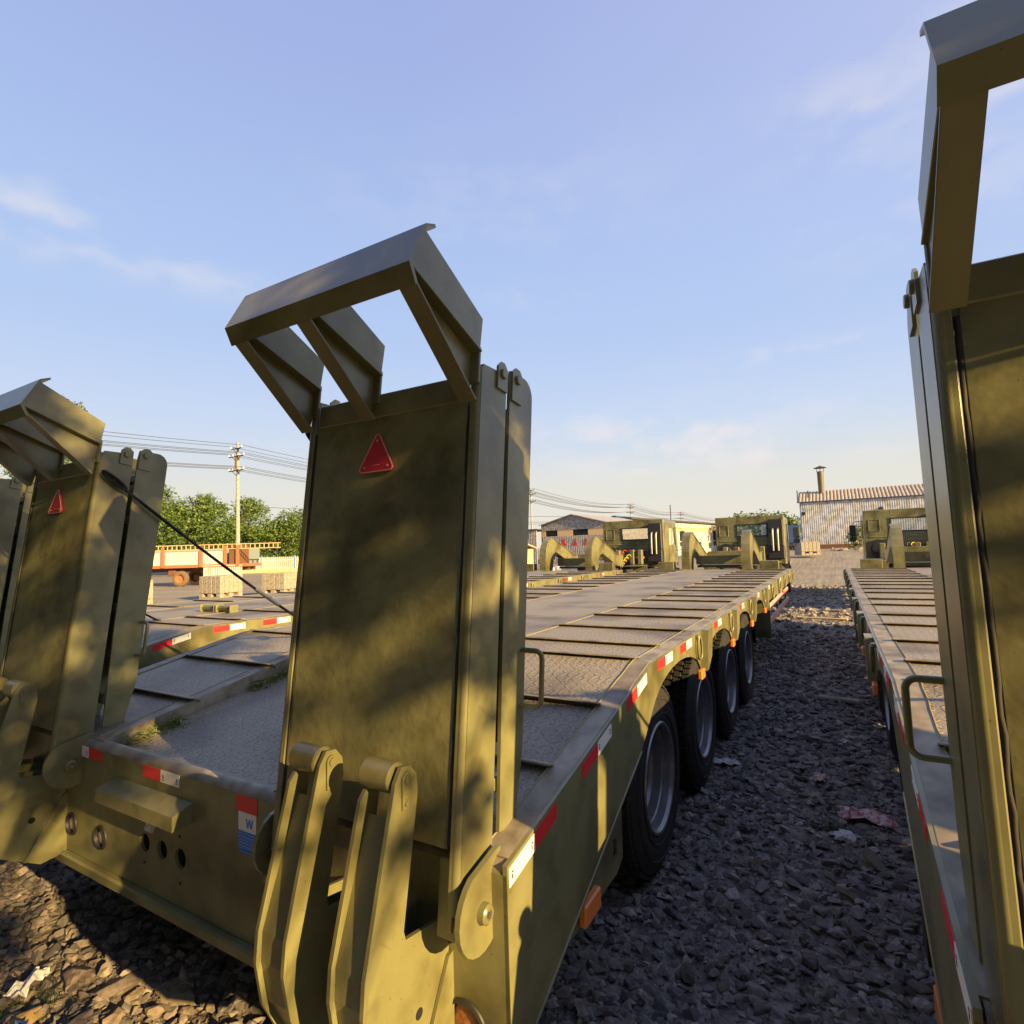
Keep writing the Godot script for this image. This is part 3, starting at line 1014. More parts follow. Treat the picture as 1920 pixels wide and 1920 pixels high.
	for s in [1.0, -1.0]:
		var bd := MB.new()
		var path := []
		var r4 := RandomNumberGenerator.new()
		r4.seed = 23
		for k in 60: path.append(P(s * 0.629 + r4.randf_range(-0.002, 0.002), 1.3195, -0.56 + k * 10.95 / 59.0))
		bd.tube(path, 0.0045, 6)
		put(bd, "weld_bead", M.bead, T)
	var we := MB.new()
	we.side([Vector2(-1.99, 0.995), Vector2(-0.58, 1.215), Vector2(-0.58, 1.318), Vector2(-0.585, 1.318), Vector2(-0.60, 1.20), Vector2(-1.99, 0.975)], -0.629, 0.629)
	put(we, "well_floor", M.tread, T)
	# chassis
	var ch := MB.new()
	for x in [-0.55, 0.55]:
		ch.box(P(x, 1.02, 4.9), Vector3(0.02, 0.5, 10.9))
		ch.box(P(x, 0.77, 4.2), Vector3(0.16, 0.02, 12.3), 0.003)
		ch.box(P(x, 0.83, -1.25), Vector3(0.02, 0.12, 1.4))
	for k in 12: ch.box(P(0, 1.20, -0.45 + k * 0.92), Vector3(3.2, 0.13, 0.06))
	put(ch, "chassis_beams", M.dark_steel, T)
	var wm := wheel_meshes(0.535, 0.29)
	var axle := MB.new()
	axle.cyl(P(-1.3, 0, 0), P(1.3, 0, 0), 0.07, 16)
	var am := axle.mesh()
	var spring := MB.new()
	for k in 5: spring.box(P(0, 0.16 + 0.022 * k, 0), Vector3(0.09, 0.018, 1.15 - 0.16 * absf(k - 4.0)), 0.003)
	spring.box(P(0, 0.33, 0.55), Vector3(0.12, 0.2, 0.14), 0.01)
	var sm := spring.mesh()
	for k in 4:
		put(am, "axle", M.rust, T, shift(0, 0.53, 1.31 * k))
		for s in [1.0, -1.0]:
			put(sm, "leaf_spring", M.rust, T, shift(s * 0.9, 0.53, 1.31 * k))
			var wh := Node3D.new()
			hang(wh, "wheel", T)
			wh.position = P(s * 1.50, 0.53, 1.31 * k)
			wh.rotation = Vector3(0.3 * k, 0.0 if s > 0 else PI, 0)
			put(wm[0], "tyre", M.tyre, wh)
			put(wm[1], "rim", M.rim, wh)
	# rear bumper
	var bp := CSGBox3D.new()
	bp.size = Vector3(3.296, 0.52, 0.014)
	bp.material = M.paint
	hang(bp, "rear_bumper", T)
	bp.position = P(0, 0.75, -2.023)
	var holes := [[-0.86, 0.62, 0.043], [-0.57, 0.62, 0.043], [-0.19, 0.683, 0.038], [-0.055, 0.683, 0.038], [0.08, 0.68, 0.04], [1.5, 0.57, 0.06]]
	for q in holes:
		var cy := CSGCylinder3D.new()
		cy.operation = CSGShape3D.OPERATION_SUBTRACTION
		cy.radius = q[2]
		cy.height = 0.2
		cy.sides = 40
		cy.rotation.x = PI / 2
		cy.position = Vector3(q[0], q[1] - 0.75, 0)
		cy.material = M.paint
		cy.name = "lamp_hole"
		bp.add_child(cy, true)
	for k in holes.size():
		var q: Array = holes[k]
		var bz := MB.new()
		if k < 2 or k == 5:
			bz.lathe([Vector2(q[2] - 0.006, -0.012), Vector2(q[2] + 0.002, 0.010), Vector2(q[2] + 0.010, 0.006), Vector2(q[2] + 0.012, 0.001)], P(q[0], q[1], -2.03), Vector3(0, 0, 1), 36)
			put(bz, "lamp_bezel", M.rubber, T)
			var ln := MB.new()
			ln.lathe([Vector2(0, 0.004), Vector2(q[2] * 0.6, 0.001), Vector2(q[2] - 0.003, -0.008)], P(q[0], q[1], -2.03), Vector3(0, 0, 1), 36)
			put(ln, "lamp_lens", M.brown_lens if k == 5 else mat(lin(0.42, 0.30, 0.26), 0.3), T)
		else:
			bz.lathe([Vector2(q[2] + 0.001, 0.0), Vector2(q[2], -0.06), Vector2(0, -0.062)], P(q[0], q[1], -2.03), Vector3(0, 0, 1), 30)
			put(bz, "lamp_socket", M.hole, T)
	var tp := MB.new()
	tp.cyl(P(-H + 0.02, 1.0, -1.992), P(H - 0.02, 1.0, -1.992), 0.038, 28)
	put(tp, "bumper_top_tube", M.deck, T)
	var bf := MB.new()
	bf.box(P(0, 0.462, -2.035), Vector3(3.27, 0.05, 0.05), 0.008)
	put(bf, "bumper_foot", M.paint, T)
	var lk := MB.new()
	lk.side([Vector2(-2.032, 0.92), Vector2(-2.115, 0.895), Vector2(-2.115, 0.838), Vector2(-2.032, 0.838)], -0.44, 0.17)
	put(lk, "plate_lamp_bar", M.paint, T)
	for q in [[-0.83, -0.70, false], [-0.70, -0.575, true], [-0.21, -0.07, true], [-0.07, 0.07, false]]:
		var mb := MB.new()
		mb.box(P((q[0] + q[1]) * 0.5, 0.985, -2.0315), Vector3(q[1] - q[0], 0.05, 0.002))
		var ro := put(mb, "red_reflector" if q[2] else "white_reflector", M.red if q[2] else M.white, T)
		if not q[2]:
			var ink := MB.new()
			for e in [0.02, q[1] - q[0] - 0.018]:
				ink.box(P(q[0] + e, 0.985, -2.0332), Vector3(0.005, 0.014, 0.0008))
				ink.box(P(q[0] + e, 0.972, -2.0332), Vector3(0.009, 0.004, 0.0008))
			put(ink, "print", M.ink, ro).set_meta("kind", "stuff")
	# stickers by the right ramp
	for q in [[0.46, 0.98, 0.06, M.red], [0.465, 0.91, 0.08, M.white]]:
		var mb := MB.new()
		mb.box(P(q[0] + 0.055, q[1], -2.0315), Vector3(0.125 if q[1] > 0.95 else 0.105, q[2], 0.002))
		put(mb, "sticker", q[3], T)
	var lo := MB.new()
	lo.box(P(0.52, 0.845, -2.0315), Vector3(0.098, 0.05, 0.002))
	put(lo, "sticker", M.white, T)
	for k in 7:
		var mb := MB.new()
		mb.box(P(0.52, 0.878 - k * 0.0115, -2.0335), Vector3(0.10 - 0.001 * k, 0.0085, 0.002))
		put(mb, "sticker_stripe", M.blue, T)
	var tm := TextMesh.new()
	tm.text = "W"
	tm.font_size = 40
	tm.pixel_size = 0.0011
	tm.depth = 0.002
	var so := put(tm, "sticker_letter", M.blue, T)
	so.position = P(0.535, 0.915, -2.0335)
	for q in [[-0.05, 0.80], [0.075, 0.767], [0.085, 0.584], [-0.19, 0.60]]:
		var d := MB.new()
		d.cyl(P(q[0], q[1], -2.029), P(q[0], q[1], -2.032), 0.006, 10)
		put(d, "screw_hole", M.hole, T)
	var rag := MB.new()
	var zz := FastNoiseLite.new()
	zz.seed = 3
	zz.frequency = 3.0
	for i in 10:
		for j in 8:
			var g := func(a: int, b: int) -> Vector3:
				var th := PI * a / 10.0
				var ph := TAU * b / 8.0
				var d := Vector3(sin(th) * cos(ph), cos(th), sin(th) * sin(ph))
				var r := 0.03 * (1.0 + 0.7 * zz.get_noise_3dv(d * 1.2))
				return P(-0.105, 0.79, -2.05) + d * Vector3(1.2, 1.2, 0.7) * r
			rag.quad(g.call(i, j), g.call(i + 1, j), g.call(i + 1, j + 1), g.call(i, j + 1), Vector3(sin(PI * (i + 0.5) / 10.0) * cos(TAU * (j + 0.5) / 8.0), cos(PI * (i + 0.5) / 10.0), sin(PI * (i + 0.5) / 10.0) * sin(TAU * (j + 0.5) / 8.0)))
	put(rag, "plastic_plug", M.paper, T)
	# ramps, their hinge plates and legs
	for x0 in [0.80, -1.57]:
		make_ramp(T, x0)
		for q in [x0 + 0.765 + 0.018, x0 - 0.034]:
			var pl := MB.new()
			var poly := []
			for k in 13:
				var a := deg_to_rad(115.0 + 190.0 * k / 12.0)
				poly.append(Vector2(-2.075 + 0.11 * cos(a), 0.935 + 0.11 * sin(a)))
			poly.append_array([Vector2(-1.99, 0.79), Vector2(-1.98, 0.78), Vector2(-1.98, 1.06), Vector2(-2.02, 1.055)])
			pl.side(poly, q, q + 0.016)
			put(pl, "hinge_bracket", M.paint, T)
			var pin := MB.new()
			var sx := 1.0 if q > x0 + 0.3 else -1.0
			var xo: float = q + 0.016 if sx > 0 else q
			pin.lathe([Vector2(0, 0.020), Vector2(0.012, 0.020), Vector2(0.013, 0.024), Vector2(0.020, 0.024), Vector2(0.026, 0.019), Vector2(0.027, 0.0)], P(xo, 0.93, -2.08), Vector3(sx, 0, 0), 24)
			put(pin, "bracket_pin", M.paint, T)
			var bs := MB.new()
			bs.cyl(P(xo + sx * 0.019, 0.93, -2.08), P(xo + sx * 0.026, 0.93, -2.08), 0.009, 10)
			put(bs, "grease_nipple", M.chrome, T)
		make_arm(T, x0 + 0.765 - 0.115, "right")
		make_arm(T, x0 + 0.765 - 0.40, "left")
	# safety cable from the top of each ramp forward to the deck, on the inner side of the left one
	for cq in [[-1.57 + 0.765 + 0.028, -0.56], [0.80 - 0.028, -0.50]]:
		var xc: float = cq[0]
		var cb := MB.new()
		var a := P(xc, 2.36, -1.955)
		var b := P(xc, 1.335, cq[1])
		var path := []
		for k in 40:
			var t := k / 39.0
			path.append(a.lerp(b, t) + Vector3(0.02 * t, -0.025 * sin(PI * t), 0))
		cb.tube(path, 0.009, 8)
		var co := put(cb, "safety_cable", M.wire_rope, T)
		var lp := MB.new()
		var p2 := []
		for k in 20:
			var th := TAU * k / 19.0
			p2.append(a.lerp(b, 0.03) + Vector3(0.008, 0.016 * sin(th), 0) + (b - a).normalized() * (0.07 * cos(th)))
		lp.tube(p2, 0.008, 8)
		put(lp, "cable_loop", M.wire_rope, co)
		var tb := MB.new()
		tb.bar(path[24], path[29], 0.022, 0.022, 0.006)
		put(tb, "turnbuckle", M.zinc, co)
		var rg := MB.new()
		var p3 := []
		for k in 17:
			var th := TAU * k / 16.0
			p3.append(path[33] + Vector3(0.0, 0.026 * sin(th), 0.026 * cos(th)))
		rg.tube(p3, 0.008, 8)
		put(rg, "cable_ring", M.zinc, co)
		var eye := MB.new()
		eye.box(b + Vector3(0, -0.005, 0), Vector3(0.05, 0.03, 0.06), 0.006)
		put(eye, "cable_eye", M.paint, T)
	# gooseneck: two swan necks
	for s in [1.0, -1.0]:
		var xa := 0.60 if s > 0 else -0.77
		var g := MB.new()
		var outer := [Vector2(10.52, 1.10), Vector2(10.52, 1.58), Vector2(10.535, 1.74), Vector2(10.575, 1.89), Vector2(10.64, 2.02), Vector2(10.73, 2.12), Vector2(10.84, 2.19), Vector2(10.96, 2.225), Vector2(11.07, 2.21), Vector2(11.17, 2.17), Vector2(12.55, 1.70), Vector2(12.66, 1.675), Vector2(13.15, 1.67)]
		var inner := [Vector2(13.15, 1.33), Vector2(12.55, 1.37), Vector2(11.50, 1.72), Vector2(11.40, 1.745), Vector2(11.30, 1.745), Vector2(11.20, 1.72), Vector2(11.11, 1.66), Vector2(11.04, 1.57), Vector2(11.0, 1.46), Vector2(10.97, 1.30), Vector2(10.95, 1.10)]
		g.side(outer + inner, xa + 0.01, xa + 0.16)
		put(g, "swan_neck", M.paint, T)
		var fl := MB.new()
		var top := outer
		for k in top.size() - 1:
			var q: Vector2 = top[k]
			var w: Vector2 = top[k + 1]
			var nn := Vector2(-(w.y - q.y), w.x - q.x).normalized() * 0.012
			fl.side([q, w, w + nn, q + nn], xa - 0.01, xa + 0.18)
		for k in inner.size() - 1:
			var q: Vector2 = inner[k]
			var w: Vector2 = inner[k + 1]
			var nn := Vector2(-(w.y - q.y), w.x - q.x).normalized() * 0.01
			fl.side([q, w, w + nn, q + nn], xa + 0.0, xa + 0.17)
		put(fl, "neck_flange", M.paint, T)
		var bx := MB.new()
		bx.box(P(s * 1.17, 1.40, 10.62), Vector3(0.39, 0.21, 0.22), 0.008)
		put(bx, "corner_box", M.paint, T)
	var kp := MB.new()
	kp.box(P(0, 1.36, 12.3), Vector3(1.2, 0.06, 1.8), 0.008)
	kp.box(P(0, 1.52, 11.35), Vector3(1.2, 0.22, 0.10), 0.008)
	kp.box(P(0, 1.62, 12.9), Vector3(1.2, 0.2, 0.12), 0.008)
	put(kp, "coupling_plate", M.paint, T)
	var fe := MB.new()
	fe.box(P(0, 1.21, 10.46), Vector3(3.27, 0.21, 0.03), 0.006)
	put(fe, "front_sill", M.paint, T)
	return T

func add_rollers(T: Node3D) -> void:
	# winch rope guide rollers standing on the deck
	for x in [0.34, 0.63]:
		for s in [-1.0, 1.0]:
			var pl := MB.new()
			pl.box(P(x + s * 0.125, 1.36, 0.30), Vector3(0.012, 0.085, 0.10), 0.004)
			put(pl, "roller_bracket", M.paint, T)
		var ro := MB.new()
		ro.cyl(P(x - 0.119, 1.362, 0.30), P(x + 0.119, 1.362, 0.30), 0.034, 24)
		put(ro, "guide_roller", M.paint, T)

# ---------------------------------------------------------------- tractor truck
func make_truck() -> Node3D:
	# local: rear wall of the cab at f = 0, body ahead of it
	var T := thing("tractor_truck", "olive tractor truck coupled ahead of the middle trailer, seen from behind", "truck", P(-1.93, 0, 19.3), 0.0, "olive tractor trucks coupled to the trailers")
	var hw := 1.2
	var top := 2.93
	var bot := 1.12
	# rear wall round the window opening
	var rw := MB.new()
	var wx0 := -0.42
	var wx1 := 0.62
	var wy0 := 2.18
	var wy1 := 2.62
	rw.box(P((-hw + wx0) * 0.5, (bot + top) * 0.5, 0), Vector3(wx0 + hw, top - bot, 0.06), 0.02)
	rw.box(P((hw + wx1) * 0.5, (bot + top) * 0.5, 0), Vector3(hw - wx1, top - bot, 0.06), 0.02)
	rw.box(P((wx0 + wx1) * 0.5, (bot + wy0) * 0.5, 0), Vector3(wx1 - wx0, wy0 - bot, 0.06), 0.0)
	rw.box(P((wx0 + wx1) * 0.5, (top + wy1) * 0.5, 0), Vector3(wx1 - wx0, top - wy1, 0.06), 0.0)
	for y in [1.72, 1.86, 2.0]:
		rw.box(P(-0.1, y, -0.035), Vector3(1.95, 0.045, 0.02), 0.008)
	put(rw, "cab_rear_wall", M.paint, T)
	var wf := MB.new()
	for q in [[(wx0 + wx1) * 0.5, wy0, wx1 - wx0 + 0.08, 0.04], [(wx0 + wx1) * 0.5, wy1, wx1 - wx0 + 0.08, 0.04]]:
		wf.box(P(q[0], q[1], -0.035), Vector3(q[2], q[3], 0.03), 0.006)
	for x in [wx0, wx1]: wf.box(P(x, (wy0 + wy1) * 0.5, -0.035), Vector3(0.04, wy1 - wy0, 0.03), 0.006)
	var win := put(wf, "rear_window_frame", M.rubber, T)
	var gp := MB.new()
	gp.box(P((wx0 + wx1) * 0.5, (wy0 + wy1) * 0.5, -0.01), Vector3(wx1 - wx0, wy1 - wy0, 0.006))
	put(gp, "pane", M.glass, win)
	# blind quarter panel pressed into the rear wall on the left
	var bl := MB.new()
	for q in [[-0.90, 2.60, 0.34, 0.025], [-0.90, 2.20, 0.34, 0.025]]: bl.box(P(q[0], q[1], -0.035), Vector3(q[2], q[3], 0.02), 0.006)
	for x in [-1.06, -0.74]: bl.box(P(x, 2.40, -0.035), Vector3(0.025, 0.40, 0.02), 0.006)
	put(bl, "pressed_panel", M.paint, T)
	# roof with rounded edges
	var rf := MB.new()
	var prof := PackedVector2Array()
	for k in 7:
		var a := PI / 2 * k / 6.0
		prof.append(Vector2(hw - 0.16 + 0.16 * cos(a), top - 0.16 + 0.16 * sin(a)))
	for k in 7:
		var a := PI / 2 + PI / 2 * k / 6.0
		prof.append(Vector2(-hw + 0.16 + 0.16 * cos(a), top - 0.16 + 0.16 * sin(a)))
	rf.prism(prof, Vector3.ZERO, Vector3.RIGHT, Vector3.UP, Vector3(0, 0, -1), 0.03, 1.95)
	put(rf, "roof", M.paint, T)
	# sides with a door window, front with windscreen opening
	for s in [1.0, -1.0]:
		var sd := MB.new()
		var xa := hw - 0.05 if s > 0 else -hw
		sd.side([Vector2(0.03, bot), Vector2(2.05, bot), Vector2(2.08, 1.95), Vector2(0.03, 1.95)], xa, xa + 0.05)
		sd.side([Vector2(0.03, 1.95), Vector2(0.75, 1.95), Vector2(0.75, 2.62), Vector2(0.03, 2.78)], xa, xa + 0.05)
		sd.side([Vector2(0.75, 2.62), Vector2(1.55, 2.62), Vector2(1.85, 2.78), Vector2(0.03, 2.78)], xa, xa + 0.05)
		sd.side([Vector2(1.78, 1.95), Vector2(2.08, 1.95), Vector2(1.85, 2.78), Vector2(1.55, 2.62)], xa, xa + 0.05)
		put(sd, "cab_side", M.paint, T)
		var dg := MB.new()
		dg.side([Vector2(0.75, 1.95), Vector2(1.78, 1.95), Vector2(1.55, 2.62), Vector2(0.75, 2.62)], xa + 0.02, xa + 0.026)
		put(dg, "door_window", M.glass, T)
		var dr := MB.new()
		var xo := hw if s > 0 else -hw - 0.014
		dr.side([Vector2(0.66, 1.16), Vector2(1.80, 1.16), Vector2(1.84, 1.90), Vector2(0.66, 1.90)], xo, xo + 0.014)
		dr.box(P(xo + 0.007 + s * 0.012, 1.78, 0.78), Vector3(0.02, 0.03, 0.16), 0.004)
		put(dr, "door", M.paint, T)
		# wheel arch and step
		var ar := MB.new()
		var poly := []
		for k in 13:
			var a := PI * k / 12.0
			poly.append(Vector2(1.1 + 0.66 * cos(a), 0.62 + 0.60 * sin(a)))
		for k in 13:
			var a := PI - PI * k / 12.0
			poly.append(Vector2(1.1 + 0.58 * cos(a), 0.62 + 0.53 * sin(a)))
		ar.side(poly, minf(s * 0.85, s * 1.22), maxf(s * 0.85, s * 1.22))
		put(ar, "wheel_arch", M.cab_black, T)
		var stp := MB.new()
		stp.box(P(s * 1.1, 0.62, 1.95), Vector3(0.24, 0.5, 0.4), 0.02)
		put(stp, "step", M.cab_black, T)
		# mirrors
		var mi := MB.new()
		mi.tube([P(s * 1.2, 2.62, 1.75), P(s * 1.42, 2.60, 1.70), P(s * 1.50, 2.48, 1.70), P(s * 1.50, 1.86, 1.70), P(s * 1.40, 1.74, 1.72), P(s * 1.2, 1.72, 1.78)], 0.014, 8)
		var mo := put(mi, "mirror_arm", M.rubber, T)
		var mg := MB.new()
		mg.box(P(s * 1.50, 2.28, 1.66), Vector3(0.22, 0.40, 0.07), 0.03)
		mg.box(P(s * 1.50, 1.96, 1.66), Vector3(0.22, 0.17, 0.07), 0.03)
		put(mg, "mirror_housing", M.rubber, mo)
		var mf := MB.new()
		mf.box(P(s * 1.50, 2.28, 1.622), Vector3(0.18, 0.36, 0.006))
		mf.box(P(s * 1.50, 1.96, 1.622), Vector3(0.18, 0.13, 0.006))
		put(mf, "mirror_glass", M.mirror_face, mo)
	var fr := MB.new()
	fr.box(P(0, 1.53, 2.06), Vector3(2.3, 0.84, 0.06), 0.02)
	fr.box(P(0, 0.8, 2.12), Vector3(2.45, 0.42, 0.18), 0.04)
	for s in [1.0, -1.0]: fr.bar(P(s * 1.12, 1.95, 2.06), P(s * 1.1, 2.80, 1.86), 0.09, 0.09, 0.01)
	put(fr, "cab_front", M.paint, T)
	var ws := MB.new()
	ws.quad(P(-1.1, 1.95, 2.06), P(1.1, 1.95, 2.06), P(1.08, 2.78, 1.87), P(-1.08, 2.78, 1.87), P(0, 0.2, 1))
	put(ws, "windscreen", M.glass, T)
	var fl := MB.new()
	fl.box(P(0, 1.16, 1.0), Vector3(2.3, 0.08, 2.0))
	for x in [-0.62, 0.62]:
		fl.box(P(x, 1.5, 0.75), Vector3(0.52, 0.16, 0.52), 0.05)
		fl.box(P(x, 1.88, 0.46), Vector3(0.50, 0.62, 0.14), 0.05)
	put(fl, "cab_seats", M.cab_black, T)
	# striped tape along the rear roof edge
	for k in 10:
		var tp := MB.new()
		tp.box(P(-0.78 + k * 0.155, top - 0.025, 0.024), Vector3(0.155, 0.05, 0.004))
		put(tp, "red_reflector" if k % 2 == 1 else "white_reflector", M.red if k % 2 == 1 else M.white, T)
	# what stands behind the cab: intake stack, exhaust pipes, filter drum, boxes, hoses
	var ex := MB.new()
	ex.box(P(0.93, 2.28, -0.16), Vector3(0.50, 1.0, 0.24), 0.03)
	ex.box(P(0.93, 1.55, -0.22), Vector3(0.55, 0.48, 0.34), 0.03)
	put(ex, "intake_box", M.cab_black, T)
	for x in [0.83, 1.0]:
		var pp := MB.new()
		pp.tube([P(x, 1.62, -0.42), P(x, 2.32, -0.40), P(x, 2.40, -0.34), P(x, 2.42, -0.26)], 0.035, 14)
		put(pp, "exhaust_pipe", M.zinc, T)
	var dm := MB.new()
	dm.cyl(P(-0.82, 1.62, -0.04), P(-0.82, 1.62, -0.30), 0.30, 28)
	dm.lathe([Vector2(0.0, 0.02), Vector2(0.18, 0.015), Vector2(0.2, 0.0)], P(-0.82, 1.62, -0.30), Vector3(0, 0, 1), 24)
	put(dm, "air_filter", M.cab_black, T)
	var en := MB.new()
	rng.seed = 61
	for k in 26:
		en.box(P(rng.randf_range(-0.7, 0.75), rng.randf_range(1.12, 1.72), rng.randf_range(-0.42, -0.1)), Vector3(rng.randf_range(0.06, 0.3), rng.randf_range(0.05, 0.24), rng.randf_range(0.06, 0.25)), 0.012)
	put(en, "engine_parts", M.dark_steel, T)
	for q in [[-0.2, M.red], [0.0, M.cab_black], [0.12, M.yellow]]:
		var hs := MB.new()
		var path := []
		for k in 60:
			var t := k / 59.0
			path.append(P(q[0] + 0.06 * cos(t * 40.0), 1.75 - 0.55 * t + 0.06 * sin(t * 40.0), -0.4 - 1.6 * t))
		hs.tube(path, 0.012, 6)
		put(hs, "air_hose", q[1], T)
	var orb := MB.new()
	orb.box(P(0.42, 1.50, -0.5), Vector3(0.26, 0.08, 0.14), 0.01)
	put(orb, "bracket_box", M.orange_paint, T)
	# chassis rails, cross member, fifth wheel, tanks, rear wheels
	var ra := MB.new()
	for s in [1.0, -1.0]:
		ra.box(P(s * 0.42, 0.98, -2.0), Vector3(0.08, 0.28, 6.4), 0.01)
		ra.cyl(P(s * 0.95, 0.82, -0.6), P(s * 0.95, 0.82, -1.6), 0.3, 24)
	ra.box(P(0, 1.0, -5.15), Vector3(1.1, 0.24, 0.12), 0.01)
	ra.box(P(0, 1.22, -4.0), Vector3(0.95, 0.10, 0.85), 0.02)
	put(ra, "chassis_frame", M.dark_steel, T)
	for s in [1.0, -1.0]:
		var mg := MB.new()
		mg.box(P(s * 0.98, 1.28, -2.9), Vector3(0.5, 0.012, 0.9), 0.002)
		mg.box(P(s * 0.98, 1.16, -2.42), Vector3(0.5, 0.26, 0.012), 0.002)
		put(mg, "rear_mudguard", M.paint, T)
	var pk := MB.new()
	for x in [-0.75, -0.35, 0.2, 0.5]:
		pk.box(P(x, 1.52, -0.75), Vector3(0.16, 0.55, 0.2), 0.02)
	put(pk, "spare_wheel_rack", M.paint, T)
	var wm := wheel_meshes(0.53, 0.29)
	for f in [1.1, -3.0, -4.35]:
		for s in [1.0, -1.0]:
			var wh := Node3D.new()
			hang(wh, "wheel", T)
			wh.position = P(s * 1.21, 0.53, f)
			wh.rotation = Vector3(0.5 * f, 0.0 if s > 0 else PI, 0)
			put(wm[0], "tyre", M.tyre, wh)
			put(wm[1], "rim", M.rim, wh)
	return T

func copy_of(o: Node3D, called: String, at: Vector3, label: String) -> Node3D:
	var d: Node3D = o.duplicate()
	hang(d, called)
	d.position = at
	d.set_meta("label", label)
	return d

# ---------------------------------------------------------------- trees
func leaf_crown(blobs: Array, count: int, size: float, seed_: int, cols: Array, shell := 0.55) -> ArrayMesh:
	# blobs: [center, radii]; leaves sit in small sprays spread through the volumes
	var r := RandomNumberGenerator.new()
	r.seed = seed_
	var mb := MB.new()
	mb.use_col = true
	var tot := 0.0
	for b in blobs: tot += b[1].x * b[1].y
	for b in blobs:
		var n := int(count * b[1].x * b[1].y / tot / 6.0)
		for i in n:
			var d := Vector3(r.randfn(), r.randfn(), r.randfn()).normalized()
			var rad := pow(r.randf(), shell)
			var c: Vector3 = b[0] + d * b[1] * rad * r.randf_range(0.82, 1.12)
			var tone: Color = cols[r.randi() % cols.size()]
			var spray := size * 2.2
			for k in 6:
				var q := c + Vector3(r.randfn(), r.randfn() * 0.7, r.randfn()) * spray * 0.5
				var u := Vector3(r.randfn(), r.randfn() * 0.5, r.randfn()).normalized()
				var w := u.cross(Vector3(r.randfn(), r.randfn() + 0.8, r.randfn()).normalized()).normalized()
				var s := size * r.randf_range(0.6, 1.25)
				var up := u.cross(w)
				if up.y < 0: up = -up
				mb.col = tone * r.randf_range(0.8, 1.2)
				var a := q - u * s
				var e := q + u * s
				var m1 := q + w * s * 0.5 + up * s * 0.12
				var m2 := q - w * s * 0.5 + up * s * 0.12
				mb.tri(a, m1, m2, up)
				mb.tri(e, m1, m2, up)
	return mb.mesh()

func trunk_mesh(h: float, r0: float, seed_: int, blobs: Array) -> ArrayMesh:
	var r := RandomNumberGenerator.new()
	r.seed = seed_
	var mb := MB.new()
	var path := []
	for k in 7:
		path.append(Vector3(r.randf_range(-0.08, 0.08) * k, h * k / 6.0, r.randf_range(-0.08, 0.08) * k))
	for k in 6:
		mb.cyl(path[k], path[k + 1], r0 * (1.0 - k * 0.11), 12, r0 * (1.0 - (k + 1) * 0.11))
	for b in blobs:
		var s: Vector3 = path[3 + r.randi() % 3]
		var e: Vector3 = b[0]
		var m := s.lerp(e, 0.5) + Vector3(0, -0.1, 0)
		var q := clampf(b[1].x, 0.25, 1.6) / 1.6
		mb.cyl(s, m, r0 * 0.45 * q, 8, r0 * 0.28 * q)
		mb.cyl(m, e, r0 * 0.28 * q, 8, r0 * 0.08 * q)
	return mb.mesh()

func make_tree(called: String, label: String, at: Vector3, blobs: Array, count: int, leaf: float, seed_: int, cols: Array, group: String, h: float, shell := 0.55) -> Node3D:
	var t := thing(called, label, "tree", at, 0.0, group)
	put(trunk_mesh(h, 0.16 + h * 0.012, seed_, blobs), "trunk", M.bark, t)
	put(leaf_crown(blobs, count, leaf, seed_, cols, shell), "crown", M.leaf, t)
	return t

# ---------------------------------------------------------------- surroundings
func corrugated(a: Vector3, b: Vector3, h0: float, h1: float, pitch: float, depth: float, out: Vector3, up := Vector3.UP) -> MB:
	# ribbed sheet from a to b, rising h0 at a and h1 at b
	var mb := MB.new()
	var n := int((b - a).length() / pitch)
	for k in n:
		for q in [[0.0, 0.35, 0.0, 0.0], [0.35, 0.5, 0.0, 1.0], [0.5, 0.85, 1.0, 1.0], [0.85, 1.0, 1.0, 0.0]]:
			var t0: float = (k + q[0]) / n
			var t1: float = (k + q[1]) / n
			var p0: Vector3 = a.lerp(b, t0) + out * depth * q[2]
			var p1: Vector3 = a.lerp(b, t1) + out * depth * q[3]
			mb.quad(p0, p1, p1 + up * lerpf(h0, h1, t1), p0 + up * lerpf(h0, h1, t0), out)
	return mb

